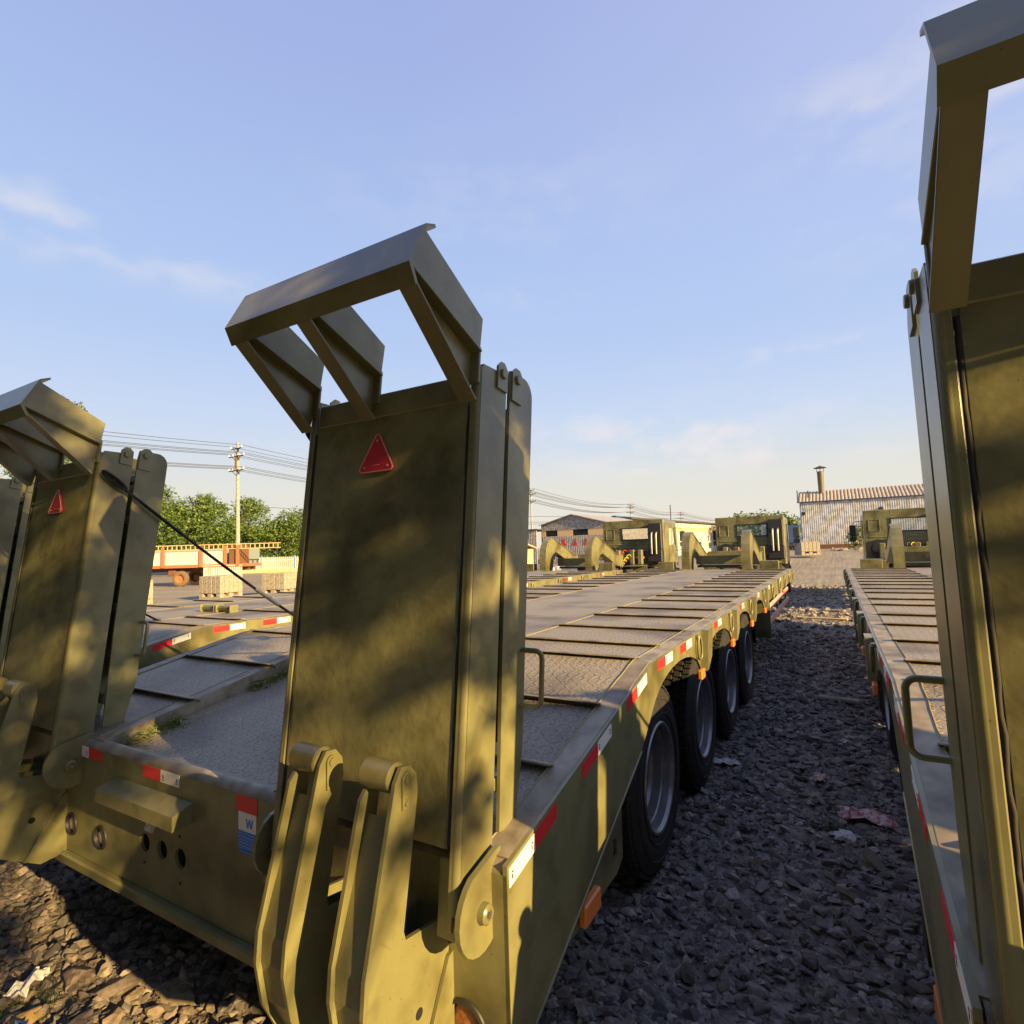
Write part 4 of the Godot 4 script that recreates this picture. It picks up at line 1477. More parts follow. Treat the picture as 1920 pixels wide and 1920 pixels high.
func make_sheds() -> void:
	# right shed: long ribbed wall, tiled looking sheet roof, chimney
	var gy := 1.05
	var s := thing("metal_shed", "long pale corrugated metal shed with rusty roof and a chimney at its left end", "shed", P(-2.45, gy, 71.0))
	var b := P(26.0, 0, 0)
	var dirv := Vector3.RIGHT
	var out := Vector3(0, 0, 1)
	put(corrugated(P(0, 0.5, 0), b + Vector3(0, 0.5, 0), 5.1, 5.1, 0.22, 0.05, out), "wall", M.sheet, s)
	var back := -out * 7.0
	put(corrugated(P(0, 0.5, 0), P(0, 0.5, 0) + back, 5.1, 5.1, 0.22, 0.05, -dirv), "wall", M.sheet, s)
	var ba := MB.new()
	ba.bar(P(0, 0.22, 0) + out * 0.05, b + Vector3(0, 0.22, 0) + out * 0.05, 0.25, 0.56, 0.0)
	put(ba, "plinth", M.rust, s)
	var up := (Vector3(0, 1.35, 0) - out * 3.4).normalized()
	var ro := put(corrugated(P(0, 5.58, 0) + out * 0.25 - dirv * 0.2, b + Vector3(0, 5.58, 0) + out * 0.25, 3.9, 3.9, 0.36, 0.07, (Vector3.UP * 3.4 + out * 1.35).normalized(), up), "roof", M.roof_sheet, s)
	var gu := MB.new()
	gu.bar(P(0, 5.55, 0) + out * 0.18 - dirv * 0.3, b + Vector3(0, 5.55, 0) + out * 0.18, 0.12, 0.12, 0.02)
	put(gu, "gutter", M.dark_roof, ro)
	var cp := dirv * 2.3 - out * 2.6
	var cm := MB.new()
	cm.cyl(cp + Vector3(0, 5.9, 0), cp + Vector3(0, 9.35, 0), 0.30, 20, 0.36)
	var co := put(cm, "chimney", M.zinc, s)
	co.material_override = textured(lin(0.17, 0.145, 0.075), M.stone.albedo_texture, 0.7, 0.5)
	var cc := MB.new()
	cc.cyl(cp + Vector3(0, 9.75, 0), cp + Vector3(0, 10.05, 0), 0.75, 16, 0.05)
	for k in 4:
		var e := Vector3(cos(TAU * k / 4.0), 0, sin(TAU * k / 4.0)) * 0.38
		cc.bar(cp + Vector3(0, 9.3, 0) + e, cp + Vector3(0, 9.8, 0) + e, 0.05, 0.05)
	put(cc, "chimney_cap", M.dark_roof, co)
	var ap := dirv * 13.2 - out * 3.2
	var an := MB.new()
	an.cyl(ap + Vector3(0, 6.6, 0), ap + Vector3(0, 9.6, 0), 0.03, 8)
	for q in [[7.1, 0.22], [7.7, 0.36], [8.7, 0.28], [9.3, 0.12]]:
		an.lathe([Vector2(0, -q[1] * 0.5), Vector2(q[1], 0), Vector2(0, q[1] * 0.5)], ap + Vector3(0, q[0], 0), Vector3.UP, 10)
	put(an, "antenna", M.dark_roof, ro)
	for q in [[0.35, 4.2], [8.0, 4.3]]:
		var bx := MB.new()
		bx.box(dirv * q[0] + out * 0.25 + Vector3(0, q[1], 0), Vector3(0.4, 0.4, 0.3), 0.02)
		put(bx, "wall_lamp", M.cab_black, s)
	for q in [-0.2, 0.9]:
		var st := MB.new()
		st.cyl(dirv * q + Vector3(0, 5.6, 0) - out * (q + 0.2), dirv * q + Vector3(0, 7.0, 0) - out * (q + 0.2), 0.06, 8)
		put(st, "vent_pipe", M.dark_steel, ro)
	# left shed: gable towards the camera, open band under the roof, four red signs painted on the sheets
	var L := thing("gabled_shed", "grey sheet metal shed with low gable, dark openings and four red written characters", "shed", P(-33.2, 0.0, 63.6), -0.08)
	var w := 9.4
	put(corrugated(P(0, 0, 0), P(w, 0, 0), 3.6, 3.6, 0.26, 0.05, Vector3(0, 0, 1)), "wall", M.old_sheet, L)
	var gb := MB.new()
	gb.prism(PackedVector2Array([Vector2(0, 4.4), Vector2(w, 4.4), Vector2(w, 5.2), Vector2(w * 0.5, 6.35), Vector2(0, 5.2)]), P(0, 0, 0), Vector3.RIGHT, Vector3.UP, Vector3(0, 0, 1), -0.1, 0.0)
	var go := put(gb, "gable", M.old_sheet, L)
	for k in 36:
		var x := (k + 0.5) * w / 36.0
		var rb := MB.new()
		var hh := 5.2 + 1.15 * (1.0 - absf(x - w * 0.5) / (w * 0.5))
		rb.box(P(x, (4.4 + hh) * 0.5, -0.02), Vector3(0.09, hh - 4.4, 0.05))
		put(rb, "sheet_rib", M.old_sheet, go)
	for q in [[0.0, 0.6, false], [0.6, 2.4, true], [2.4, 4.7, false], [4.7, 6.9, true], [6.9, w, false]]:
		var bx := MB.new()
		bx.box(P((q[0] + q[1]) * 0.5, 4.0, 0.06 if q[2] else 0.03), Vector3(q[1] - q[0], 0.8, 0.06))
		put(bx, "opening" if q[2] else "band_panel", M.hole if q[2] else M.tan, L)
	var rr := MB.new()
	for sgn in [0.0, 1.0]:
		var e0 := P(-0.3 if sgn == 0.0 else w + 0.3, 5.15, 0)
		var e1 := P(w * 0.5, 6.42, 0)
		rr.quad(e0 + P(0, 0, -0.4), e1 + P(0, 0, -0.4), e1 + P(0, 0, 16), e0 + P(0, 0, 16), Vector3.UP)
		rr.quad(e0 + P(0, -0.1, -0.4), e1 + P(0, -0.1, -0.4), e1 + P(0, 0, -0.4), e0 + P(0, 0, -0.4), Vector3(0, 0, 1))
	put(rr, "roof", M.old_sheet, L)
	var sw := MB.new()
	sw.box(P(w + 0.05, 2.6, 8), Vector3(0.1, 5.2, 16))
	sw.box(P(-0.05, 2.6, 8), Vector3(0.1, 5.2, 16))
	put(sw, "wall", M.old_sheet, L)
	for k in 4:
		var ch := MB.new()
		var cx := 1.75 + k * 1.62
		var r5 := RandomNumberGenerator.new()
		r5.seed = 40 + k
		for j in 3: ch.box(P(cx + r5.randf_range(-0.05, 0.05), 2.45 + j * 0.3, -0.07), Vector3(r5.randf_range(0.45, 0.8), 0.10, 0.02))
		ch.box(P(cx + r5.randf_range(-0.15, 0.15), 2.78, -0.07), Vector3(0.10, 0.95, 0.02))
		ch.bar(P(cx - 0.1, 2.7, -0.07), P(cx - 0.4, 2.32, -0.07), 0.02, 0.09)
		ch.bar(P(cx + 0.1, 2.7, -0.07), P(cx + 0.4, 2.32, -0.07), 0.02, 0.09)
		put(ch, "painted_character", M.red, L)
	# lower lean-to left of it
	var le := thing("lean_to", "small grey sheet metal lean-to left of the gabled shed", "shed", P(-39.6, 0, 63.0), -0.08)
	put(corrugated(P(0, 0, 0), P(6.2, 0, 0), 4.5, 4.5, 0.26, 0.05, Vector3(0, 0, 1)), "wall", M.old_sheet, le)
	var lr := MB.new()
	lr.box(P(3.1, 4.6, 3), Vector3(6.6, 0.15, 6.4))
	put(lr, "roof", M.dark_roof, le)
	# long white building with dark eaves
	var W := thing("long_white_building", "long white building with a tan band, dark eaves and a blue ridge behind the trucks", "building", P(-26.2, 0, 80.0), 1.45)
	var wb := MB.new()
	wb.box(P(25.0, 3.1, 2.5), Vector3(50.0, 6.2, 5))
	put(wb, "wall", M.plaster, W)
	var tb := MB.new()
	tb.box(P(25.0, 4.9, -0.02), Vector3(50.02, 0.9, 0.06))
	put(tb, "painted_band", M.tan, W)
	var wr := MB.new()
	wr.side([Vector2(-0.6, 6.2), Vector2(5.4, 6.2), Vector2(5.4, 6.45), Vector2(2.5, 6.75), Vector2(-0.6, 6.45)], -0.8, 50.8)
	var wro := put(wr, "roof", M.dark_roof, W)
	var rg := MB.new()
	rg.box(P(4.0, 6.8, 2.5), Vector3(9.0, 0.16, 0.8))
	put(rg, "ridge_cap", M.blue_roof, wro)
	for x in [6.0, 18.0, 32.0]:
		var d := MB.new()
		d.box(P(x, 1.3, -0.03), Vector3(1.2, 2.5, 0.08), 0.01)
		put(d, "door", M.cab_black, W)
	for x in [9.0, 14.0, 23.0, 28.0, 38.0, 44.0]:
		var d := MB.new()
		d.box(P(x, 1.7, -0.03), Vector3(1.1, 1.1, 0.08), 0.01)
		put(d, "window", M.mirror_face, W)
	# brick hut at the far left of the gap
	var hu := thing("roadside_hut", "small tan hut with sloping tiled roof below the lean-to", "hut", P(-31.6, 0, 50.5), -0.5)
	var hb := MB.new()
	hb.box(P(0, 1.0, 1.5), Vector3(3.4, 2.0, 3.0))
	put(hb, "wall", M.tan, hu)
	var hr := MB.new()
	hr.side([Vector2(-0.4, 2.0), Vector2(1.5, 2.7), Vector2(3.4, 2.0), Vector2(3.4, 2.15), Vector2(1.5, 2.88), Vector2(-0.4, 2.15)], -2.0, 2.0)
	put(hr, "roof", M.roof_sheet, hu)

func make_poles() -> void:
	# concrete poles in a row beside the road, with cross arms and insulators
	var pts := [Vector2(-47.6, -28.8), Vector2(-47.6, 29.0), Vector2(-47.6, 88.0), Vector2(-47.6, 147.0), Vector2(-47.6, 206.0), Vector2(-47.6, 330.0)]
	var labels := ["concrete power pole beyond the left edge of the yard", "tall concrete power pole with yellow and black painted foot beside the old cargo truck", "power pole with four cross arms rising behind the leftmost tractor truck", "distant power pole rising left of the middle tractor truck's cab", "small far power pole seen just right of the middle cab", "farthest small power pole near the metal shed"]
	var hts := [12.9, 12.9, 13.6, 14.2, 14.6, 16.0]
	var arms := [[12.3, 0.8], [11.55, 1.1], [10.2, 1.1]]
	var heads := []
	for k in pts.size():
		var h: float = hts[k]
		var t := thing("power_pole", labels[k], "power pole", P(pts[k].x, 0, pts[k].y), 0.0, "power poles along the road")
		var po := MB.new()
		po.cyl(Vector3.ZERO, Vector3(-0.12, h, 0), 0.21, 20, 0.12)
		var pole := put(po, "pole", M.concrete, t)
		if k == 1:
			for j in 5:
				var bd := MB.new()
				bd.cyl(Vector3(-0.002 * j, 0.1 + j * 0.3, 0), Vector3(-0.002 * j - 0.002, 0.4 + j * 0.3, 0), 0.216, 20, 0.213)
				put(bd, "painted_band", M.yellow if j % 2 == 0 else M.cab_black, pole)
		var hs := []
		for a in arms:
			var y: float = h - 12.9 + a[0]
			var ar := MB.new()
			ar.box(Vector3(-0.1, y, 0.16), Vector3(a[1] * 2.0, 0.09, 0.09), 0.01)
			ar.bar(Vector3(-0.1 - a[1] * 0.6, y, 0.14), Vector3(-0.1, y - 0.5, 0.14), 0.05, 0.03)
			ar.bar(Vector3(-0.1 + a[1] * 0.6, y, 0.14), Vector3(-0.1, y - 0.5, 0.14), 0.05, 0.03)
			var ao := put(ar, "cross_arm", M.dark_steel, t)
			for q in ([-1.0, 1.0] if a[1] < 1.0 else [-1.0, -0.45, 0.45, 1.0]):
				var ins := MB.new()
				ins.lathe([Vector2(0, 0), Vector2(0.07, 0.0), Vector2(0.05, 0.08), Vector2(0.07, 0.1), Vector2(0.04, 0.2), Vector2(0, 0.22)], Vector3(-0.1 + q * a[1], y + 0.045, 0.16), Vector3.UP, 10)
				put(ins, "insulator", M.white if k < 2 else M.dark_steel, ao)
				hs.append(P(pts[k].x, 0, pts[k].y) + Vector3(-0.1 + q * a[1], y + 0.26, 0.16))
		if k == 1:
			var tf := MB.new()
			tf.box(Vector3(-0.1, h - 2.0, 0.2), Vector3(0.16, 1.1, 0.14), 0.02)
			put(tf, "switch_gear", M.rust, t)
		heads.append(hs)
	for w in heads[0].size():
		var mb := MB.new()
		for k in heads.size() - 1:
			var a: Vector3 = heads[k][w]
			var b: Vector3 = heads[k + 1][w]
			var path := []
			for j in 17:
				var s := j / 16.0
				path.append(a.lerp(b, s) + Vector3(0, -1.1 * 4.0 * s * (1.0 - s), 0))
			mb.tube(path, 0.022 if k < 2 else 0.035, 5)
		var o := put(mb, "overhead_wire", M.wire)
		tag(o, "thin overhead power wire strung between the concrete poles", "wire", "wires on the power poles")
	# lower service wires
	for q in [[P(-66, 9.0, 24), P(-30, 6.2, 64)], [P(-58, 6.4, 42), P(-33, 5.4, 63.6)], [P(-58, 7.4, 42), P(-30, 5.6, 65)]]:
		var mb := MB.new()
		var path := []
		for j in 13: path.append(q[0].lerp(q[1], j / 12.0) + Vector3(0, -0.6 * 4.0 * (j / 12.0) * (1.0 - j / 12.0), 0))
		mb.tube(path, 0.025, 5)
		var o := put(mb, "service_wire", M.wire)
		tag(o, "low service wire crossing above the far trees and sheds", "wire", "low service wires")
	var lp := thing("short_pole", "thin dark post just left of the middle cab, beside the distant pole", "post", P(-14.5, 1.0, 58.0))
	var lm := MB.new()
	lm.cyl(Vector3.ZERO, Vector3(0, 5.4, 0), 0.05, 10)
	put(lm, "post", M.dark_steel, lp)

func make_old_truck() -> void:
	var T := thing("old_cargo_truck", "old cargo truck with white slatted sides and orange posts parked by the power pole", "truck", P(-40.2, 0, 20.0), deg_to_rad(30.0))
	# local x along the body (picture right), z towards the camera
	var bed := MB.new()
	bed.box(Vector3(-1.0, 1.42, -1.1), Vector3(11.0, 0.22, 2.3), 0.02)
	put(bed, "cargo_bed", M.orange_paint, T)
	var un := MB.new()
	un.box(Vector3(-1.0, 1.16, -0.7), Vector3(10.6, 0.26, 0.12))
	un.box(Vector3(-1.0, 1.16, -1.6), Vector3(10.6, 0.26, 0.12))
	un.box(Vector3(-1.2, 0.95, -0.3), Vector3(0.5, 0.4, 0.3), 0.03)
	put(un, "chassis_rails", M.rust, T)
	for x in [-6.3, -4.2, -1.72, 1.05, 2.85, 3.75]:
		var po := MB.new()
		po.box(Vector3(x, 2.1, 0.07), Vector3(0.24, 1.5, 0.08), 0.01)
		put(po, "side_post", M.orange_paint, T)
	var slat := MB.new()
	slat.box(Vector3.ZERO, Vector3(0.075, 0.92, 0.03), 0.004)
	var sm := slat.mesh()
	var k := 0
	for q in [[-6.1, -4.4], [-4.0, -1.92], [-1.5, 0.9], [1.25, 2.65]]:
		var x: float = q[0]
		while x < q[1]:
			put(sm, "side_slat", M.fence_white, T, Transform3D(Basis.IDENTITY, Vector3(x, 2.0, 0.0)))
			x += 0.115
			k += 1
	var bk := MB.new()
	bk.box(Vector3(-1.8, 2.0, -0.035), Vector3(9.2, 0.95, 0.02))
	bk.box(Vector3(-1.0, 2.1, -2.25), Vector3(10.6, 1.2, 0.04))
	put(bk, "side_board", mat(lin(0.24, 0.30, 0.31), 0.8), T)
	# ladder like top rail sticking out over the tail
	var tr := MB.new()
	tr.box(Vector3(0.2, 2.96, 0.06), Vector3(13.4, 0.06, 0.06), 0.01)
	tr.box(Vector3(0.2, 2.62, 0.06), Vector3(13.4, 0.06, 0.06), 0.01)
	var to := put(tr, "top_rail", M.yellow, T)
	to.material_override = M.tan
	for j in 40:
		var ru := MB.new()
		ru.box(Vector3(-6.4 + j * 0.336, 2.79, 0.06), Vector3(0.05, 0.30, 0.04))
		put(ru, "rail_rung", M.tan, to)
	var lo := MB.new()
	for j in 22: lo.box(Vector3(1.3 + j * 0.13, 1.05, 0.02), Vector3(0.07, 0.78, 0.03))
	lo.box(Vector3(2.65, 0.66, 0.02), Vector3(2.9, 0.05, 0.05))
	lo.box(Vector3(2.65, 1.42, 0.05), Vector3(2.9, 0.05, 0.05))
	put(lo, "side_guard", M.fence_white, T)
	var wm := wheel_meshes(0.56, 0.28)
	for q in [[-0.45, 0.06, 0.0], [-0.45, -2.2, PI], [-4.9, 0.06, 0.0], [-4.9, -2.2, PI]]:
		var wh := Node3D.new()
		hang(wh, "wheel", T)
		wh.position = Vector3(q[0], 0.55, q[1])
		wh.rotation = Vector3(0, -PI / 2 + q[2], 0)
		put(wm[0], "tyre", textured(lin(0.24, 0.16, 0.09), M.stone.albedo_texture, 1.5, 0.9), wh)
		put(wm[1], "rim", M.orange_paint, wh)
	var hd := MB.new()
	hd.box(Vector3(3.3, 2.15, -1.1), Vector3(0.5, 1.5, 2.1), 0.04)
	put(hd, "head_board", M.rust, T)

func make_fence() -> void:
	var d := Vector3(0.866, 0, -0.5)
	var o := P(-66.5, 0, 39.0)
	var F := thing("picket_fence", "white picket fence with blue posts in front of the trees by the power pole", "fence", o)
	var base := MB.new()
	base.bar(Vector3(0, 0.15, 0), d * 16.0 + Vector3(0, 0.15, 0), 0.4, 0.5, 0.03)
	put(base, "kerb_wall", M.tan, F)
	for y in [0.62, 1.55]:
		var r := MB.new()
		r.bar(Vector3(0, y, 0), d * 16.0 + Vector3(0, y, 0), 0.05, 0.07)
		put(r, "rail", M.fence_white, F)
	var pk := MB.new()
	pk.prism(PackedVector2Array([Vector2(-0.07, 0.4), Vector2(0.07, 0.4), Vector2(0.07, 1.85), Vector2(0, 2.0), Vector2(-0.07, 1.85)]), Vector3.ZERO, Vector3.RIGHT, Vector3.UP, Vector3(0, 0, 1), 0.03, 0.06)
	var pm := pk.mesh()
	for k in 64:
		put(pm, "picket", M.fence_white, F, Transform3D(Basis(Vector3.UP, deg_to_rad(30.0)), d * (0.25 * k)))
	for k in 4:
		var po := MB.new()
		po.box(d * (1.2 + k * 4.2) + Vector3(0, 1.05, 0), Vector3(0.24, 2.1, 0.2), 0.02)
		put(po, "post", M.fence_blue, F)

func make_pallets() -> void:
	var bl := MB.new()
	bl.box(Vector3.ZERO, Vector3(0.245, 0.80, 0.245), 0.012)
	var tall := bl.mesh()
	var b2 := MB.new()
	b2.box(Vector3.ZERO, Vector3(0.245, 0.30, 0.245), 0.012)
	var low := b2.mesh()
	var b3 := MB.new()
	b3.box(Vector3.ZERO, Vector3(0.245, 0.17, 0.245), 0.012)
	var shy := b3.mesh()
	var first: Node3D = null
	var r := RandomNumberGenerator.new()
	r.seed = 8
	var pos := [P(-24.35, 0, 12.6), P(-23.3, 0, 15.1), P(-24.6, 0, 8.7)]
	var labels := ["middle of the three stacks of tan concrete blocks beyond the left trailer", "right stack of tan concrete blocks, partly behind the near ramp", "left stack of tan concrete blocks, half hidden by the left ramp"]
	for k in 3:
		if k == 0:
			first = thing("block_stack", labels[0], "block stack", pos[0], deg_to_rad(10.0), "stacks of concrete blocks by the truck")
			for i in 5:
				for j in 5:
					if i > 0 and i < 4 and j > 0 and j < 4: continue
					var q := Vector3((i - 2) * 0.262, 0, (j - 2) * 0.262) + Vector3(r.randf_range(-0.006, 0.006), 0, r.randf_range(-0.006, 0.006))
					put(tall, "block", M.block, first, Transform3D(Basis(Vector3.UP, r.randf_range(-0.02, 0.02)), q + Vector3(0, 0.72 + r.randf_range(-0.008, 0.008), 0)))
					var slot: bool = (i == 1 or i == 3) and (j == 0 or j == 4) or (j == 1 or j == 3) and i == 4
					if slot: put(shy, "block", M.block, first, Transform3D(Basis.IDENTITY, q + Vector3(0, 0.085, 0)))
					else: put(low, "block", M.block, first, Transform3D(Basis(Vector3.UP, r.randf_range(-0.03, 0.03)), q + Vector3(0, 0.155, 0)))
			var core := MB.new()
			core.box(Vector3(0, 0.62, 0), Vector3(0.8, 1.0, 0.8))
			put(core, "block_core", M.block, first)
		else:
			copy_of(first, "block_stack", pos[k], labels[k]).rotation.y = [0.0, deg_to_rad(16.0), deg_to_rad(4.0)][k]
	# grey white ones by the metal shed
	var c := copy_of(first, "block_stack", P(-1.1, 0.83, 47.5), "pale stack of concrete blocks on the gravel left of the metal shed")
	c.rotation.y = deg_to_rad(24.0)
	c.scale = Vector3(1.1, 0.95, 1.1)

func make_small_things() -> void:
	# litter
	var paper := func(called: String, label: String, cat: String, x: float, f: float, sx: float, sy: float, seed_: int, m: Material, lift := 0.02) -> void:
		var z := FastNoiseLite.new()
		z.seed = seed_
		z.frequency = 1.0
		var mb := MB.new()
		var n := 9
		var g := func(i: int, j: int) -> Vector3:
			var u := i / float(n) - 0.5
			var w := j / float(n) - 0.5
			var e := z.get_noise_2d(u * 1.6 + 3.0, w * 1.6)
			var fold := absf(fmod(u * 2.3 + w * 0.9 + 5.0 + seed_ * 0.37, 1.0) - 0.5) * 0.9
			return Vector3(u * sx * (1.0 + 0.35 * z.get_noise_2d(w * 2.0, 7.0)), (e * 1.2 + fold) * lift + 0.015 + lift * 0.5, w * sy * (1.0 + 0.35 * z.get_noise_2d(u * 2.0, 3.0)) + u * sy * 0.4)
		for i in n:
			for j in n:
				mb.quad(g.call(i, j), g.call(i + 1, j), g.call(i + 1, j + 1), g.call(i, j + 1), Vector3.UP)
		var o := put(mb, called, m)
		o.position = P(x, ground_h(x, f) + 0.012, f)
		o.rotation.y = seed_ * 1.3
		tag(o, label, cat)
	var glossy := textured(lin(0.62, 0.50, 0.48), ramp_texture(noise_image(128, 0.03, 6, 3), [[0.0, Color(0.75, 0.2, 0.25)], [0.42, Color(0.8, 0.35, 0.4)], [0.5, Color(0.95, 0.92, 0.9)], [1.0, Color(1, 1, 1)]]), 6.0, 0.4)
	paper.call("paper_scrap", "crumpled white paper scrap beside the second wheel of the middle trailer", "paper", -0.11, 1.79, 0.20, 0.12, 3, M.paper)
	paper.call("magazine", "creased red and white magazine lying by the right hand trailer", "magazine", 0.90, 1.20, 0.30, 0.17, 5, glossy, 0.03)
	paper.call("paper_scrap", "small pinkish scrap farther up between the trailers", "paper", 0.62, 1.75, 0.16, 0.07, 11, glossy)
	paper.call("paper_scrap", "faded grey leaf of paper between the trailers beyond the magazine", "paper", 0.45, 2.0, 0.13, 0.12, 13, textured(lin(0.35, 0.30, 0.29), M.stone.albedo_texture, 4.0, 0.8))
	paper.call("plastic_scrap", "torn white plastic scrap among the rubble at lower left", "plastic", -2.42, -2.22, 0.16, 0.07, 21, M.paper, 0.05)
	paper.call("plastic_scrap", "dark blue plastic scrap in the grass at lower left", "plastic", -2.16, -2.38, 0.12, 0.08, 25, M.tarp, 0.03)
	for q in [["plastic_bag", "crumpled white plastic bag on the slag between the trailers", "bag", 0.80, 0.81, 0.065, 0.5, Color(0.75, 0.75, 0.78)], ["brick_scrap", "small orange brick fragment beside the flat tan slab", "brick", -1.62, -2.02, 0.032, 0.6, Color(0.40, 0.15, 0.07)]]:
		var o := put(rock_mesh(27 + int(q[5] * 1000.0), q[6], q[7], 0.45, 2), q[0], M.stone)
		o.position = P(q[3], ground_h(q[3], q[4]) + 0.02, q[4])
		o.scale = Vector3(q[5] * 1.3, q[5], q[5])
		o.rotation.y = 0.4
		tag(o, q[1], q[2])
	var st := MB.new()
	st.bar(P(0.55, 0.05, 4.3), P(0.98, 0.06, 4.2), 0.07, 0.05, 0.015)
	tag(put(st, "concrete_post", M.concrete), "broken piece of concrete post lying between the trailers", "post")
	var pl := MB.new()
	pl.bar(P(-0.1, 0.04, 12.25), P(1.0, 0.05, 12.0), 0.10, 0.04, 0.01)
	tag(put(pl, "timber_batten", M.tan), "pale timber batten lying across the shaded gravel far up", "timber")
	# dry grass clippings caught in the well of the middle trailer, weeds at lower left
	var clip := MB.new()
	clip.use_col = true
	rng.seed = 71
	for k in 520:
		var t := rng.randf()
		var x: float
		var f: float
		if t < 0.35:
			f = rng.randf_range(-1.93, -1.66)
			x = -2.26 + absf(rng.randfn()) * 0.055
		else:
			f = rng.randf_range(-1.25, -0.75)
			x = -2.26 + absf(rng.randfn()) * 0.035
		var y := 0.995 + (f + 1.99) * 0.156 + absf(rng.randfn()) * 0.018
		var a := rng.randf() * TAU
		var e := Vector3(cos(a), rng.randf_range(-0.3, 0.5), sin(a)) * rng.randf_range(0.015, 0.04)
		clip.col = [Color(0.30, 0.34, 0.10), Color(0.16, 0.22, 0.06), Color(0.45, 0.44, 0.24)][rng.randi() % 3]
		var p := P(x, y, f)
		clip.tri(p - e, p + e, p + Vector3(0.004, 0.006, 0.003), Vector3.UP)
		clip.tri(p - e, p + e, p + Vector3(-0.003, 0.001, 0.005), Vector3.UP)
	tag(put(clip, "grass_clippings", M.leaf), "dry grass clippings along the well edge of the middle trailer", "grass", "", "stuff")
	var wd := MB.new()
	wd.use_col = true
	for k in 420:
		var c := [Vector2(-2.30, -2.22), Vector2(-2.15, -2.45), Vector2(-2.45, -2.35), Vector2(0.72, 0.95)][rng.randi() % 4] as Vector2
		var x := c.x + rng.randfn() * 0.06
		var f := c.y + rng.randfn() * 0.05
		var p := P(x, ground_h(x, f), f)
		var e := Vector3(rng.randfn() * 0.02, rng.randf_range(0.02, 0.06), rng.randfn() * 0.02)
		wd.col = Color(0.06, 0.10, 0.03) * rng.randf_range(0.7, 1.6)
		wd.tri(p + Vector3(0.004, 0, 0), p - Vector3(0.004, 0, 0), p + e, Vector3(0, 0.3, 1))
	tag(put(wd, "weeds", M.leaf), "thin green weeds between the rubble stones", "weeds", "", "stuff")
	# farther off: bush, debris, blue lorry, tank, sign, sacks, car
	var bush := thing("shrub", "yellow green shrub growing against the metal shed's wall", "shrub", P(2.6, 1.0, 60.5))
	put(leaf_crown([[Vector3(0, 1.0, 0), Vector3(1.0, 1.0, 0.8)], [Vector3(0.5, 1.9, 0), Vector3(0.6, 0.8, 0.5)]], 1500, 0.10, 55, [Color(0.22, 0.24, 0.05), Color(0.14, 0.18, 0.04)]), "foliage", M.leaf, bush)
	var bst := MB.new()
	for k in 5: bst.cyl(Vector3(0, 0, 0), Vector3(rng.randf_range(-0.5, 0.6), 1.5, rng.randf_range(-0.4, 0.4)), 0.03, 6, 0.01)
	put(bst, "stem", M.bark, bush)
	rng.seed = 13
	for k in 26:
		var o := put(rock_mesh(600 + k % 6, 0.6, Color(0.5, 0.42, 0.33), 0.3, 1), "rubble_lump", M.stone)
		var x := rng.randf_range(0.6, 5.5)
		var f := rng.randf_range(55.0, 61.0)
		o.position = P(x, ground_h(x, f) + 0.1, f)
		o.scale = Vector3.ONE * rng.randf_range(0.15, 0.45)
		o.rotation.y = rng.randf() * TAU
		tag(o, "pale rubble lump heaped before the metal shed's wall", "stone", "rubble before the metal shed")
	var bt := thing("blue_lorry", "dark blue covered lorry standing left of the metal shed", "lorry", P(-4.3, 1.0, 66.0), 0.2)
	var b1 := MB.new()
	b1.box(Vector3(0, 1.75, 0), Vector3(3.2, 2.0, 5.0), 0.12)
	put(b1, "tarpaulin_cover", M.tarp, bt)
	var b2 := MB.new()
	b2.box(Vector3(0, 0.6, 0), Vector3(2.6, 0.4, 5.0), 0.05)
	for s in [-1.0, 1.0]:
		for f in [-1.5, 1.5]: b2.cyl(P(s * 1.2, 0.42, f), P(s * 0.9, 0.42, f), 0.42, 18)
	put(b2, "chassis", M.cab_black, bt)
	var ta := thing("water_tank", "round white plastic tank beside the middle truck's front", "tank", P(-2.75, 0.75, 43.0))
	var t1 := MB.new()
	t1.lathe([Vector2(0, 1.25), Vector2(0.35, 1.2), Vector2(0.58, 1.0), Vector2(0.6, 0.5), Vector2(0.55, 0.0), Vector2(0, 0)], Vector3.ZERO, Vector3.UP, 24)
	put(t1, "tank_shell", M.paper, ta)
	var sg := thing("white_sign", "small white sign board on a post before the trees right of the middle cab", "sign", P(-7.0, 1.0, 78.0))
	var s1 := MB.new()
	s1.box(Vector3(0, 2.9, 0), Vector3(1.1, 2.2, 0.1), 0.02)
	put(s1, "board", M.fence_white, sg)
	var s2 := MB.new()
	s2.cyl(Vector3(0, 0, -0.1), Vector3(0, 2.0, -0.1), 0.08, 10)
	put(s2, "post", M.dark_steel, sg)
	var car := thing("blue_car", "small blue car parked far off by the hut, left of the swan necks", "car", P(-27.6, 0, 37.0), 0.9)
	var c1 := MB.new()
	c1.prism(PackedVector2Array([Vector2(-2.1, 0.35), Vector2(2.1, 0.35), Vector2(2.15, 0.75), Vector2(1.9, 0.95), Vector2(1.1, 1.0), Vector2(0.5, 1.45), Vector2(-1.1, 1.47), Vector2(-1.8, 1.0), Vector2(-2.15, 0.9)]), Vector3.ZERO, Vector3.RIGHT, Vector3.UP, Vector3(0, 0, 1), -0.8, 0.8)
	put(c1, "body", textured(lin(0.10, 0.18, 0.42), M.stone.albedo_texture, 0.3, 0.25), car)
	var c2 := MB.new()
	for s in [0.801, -0.806]: c2.prism(PackedVector2Array([Vector2(0.9, 1.0), Vector2(0.45, 1.38), Vector2(-1.0, 1.4), Vector2(-1.55, 1.0)]), Vector3.ZERO, Vector3.RIGHT, Vector3.UP, Vector3(0, 0, 1), s, s + 0.006)
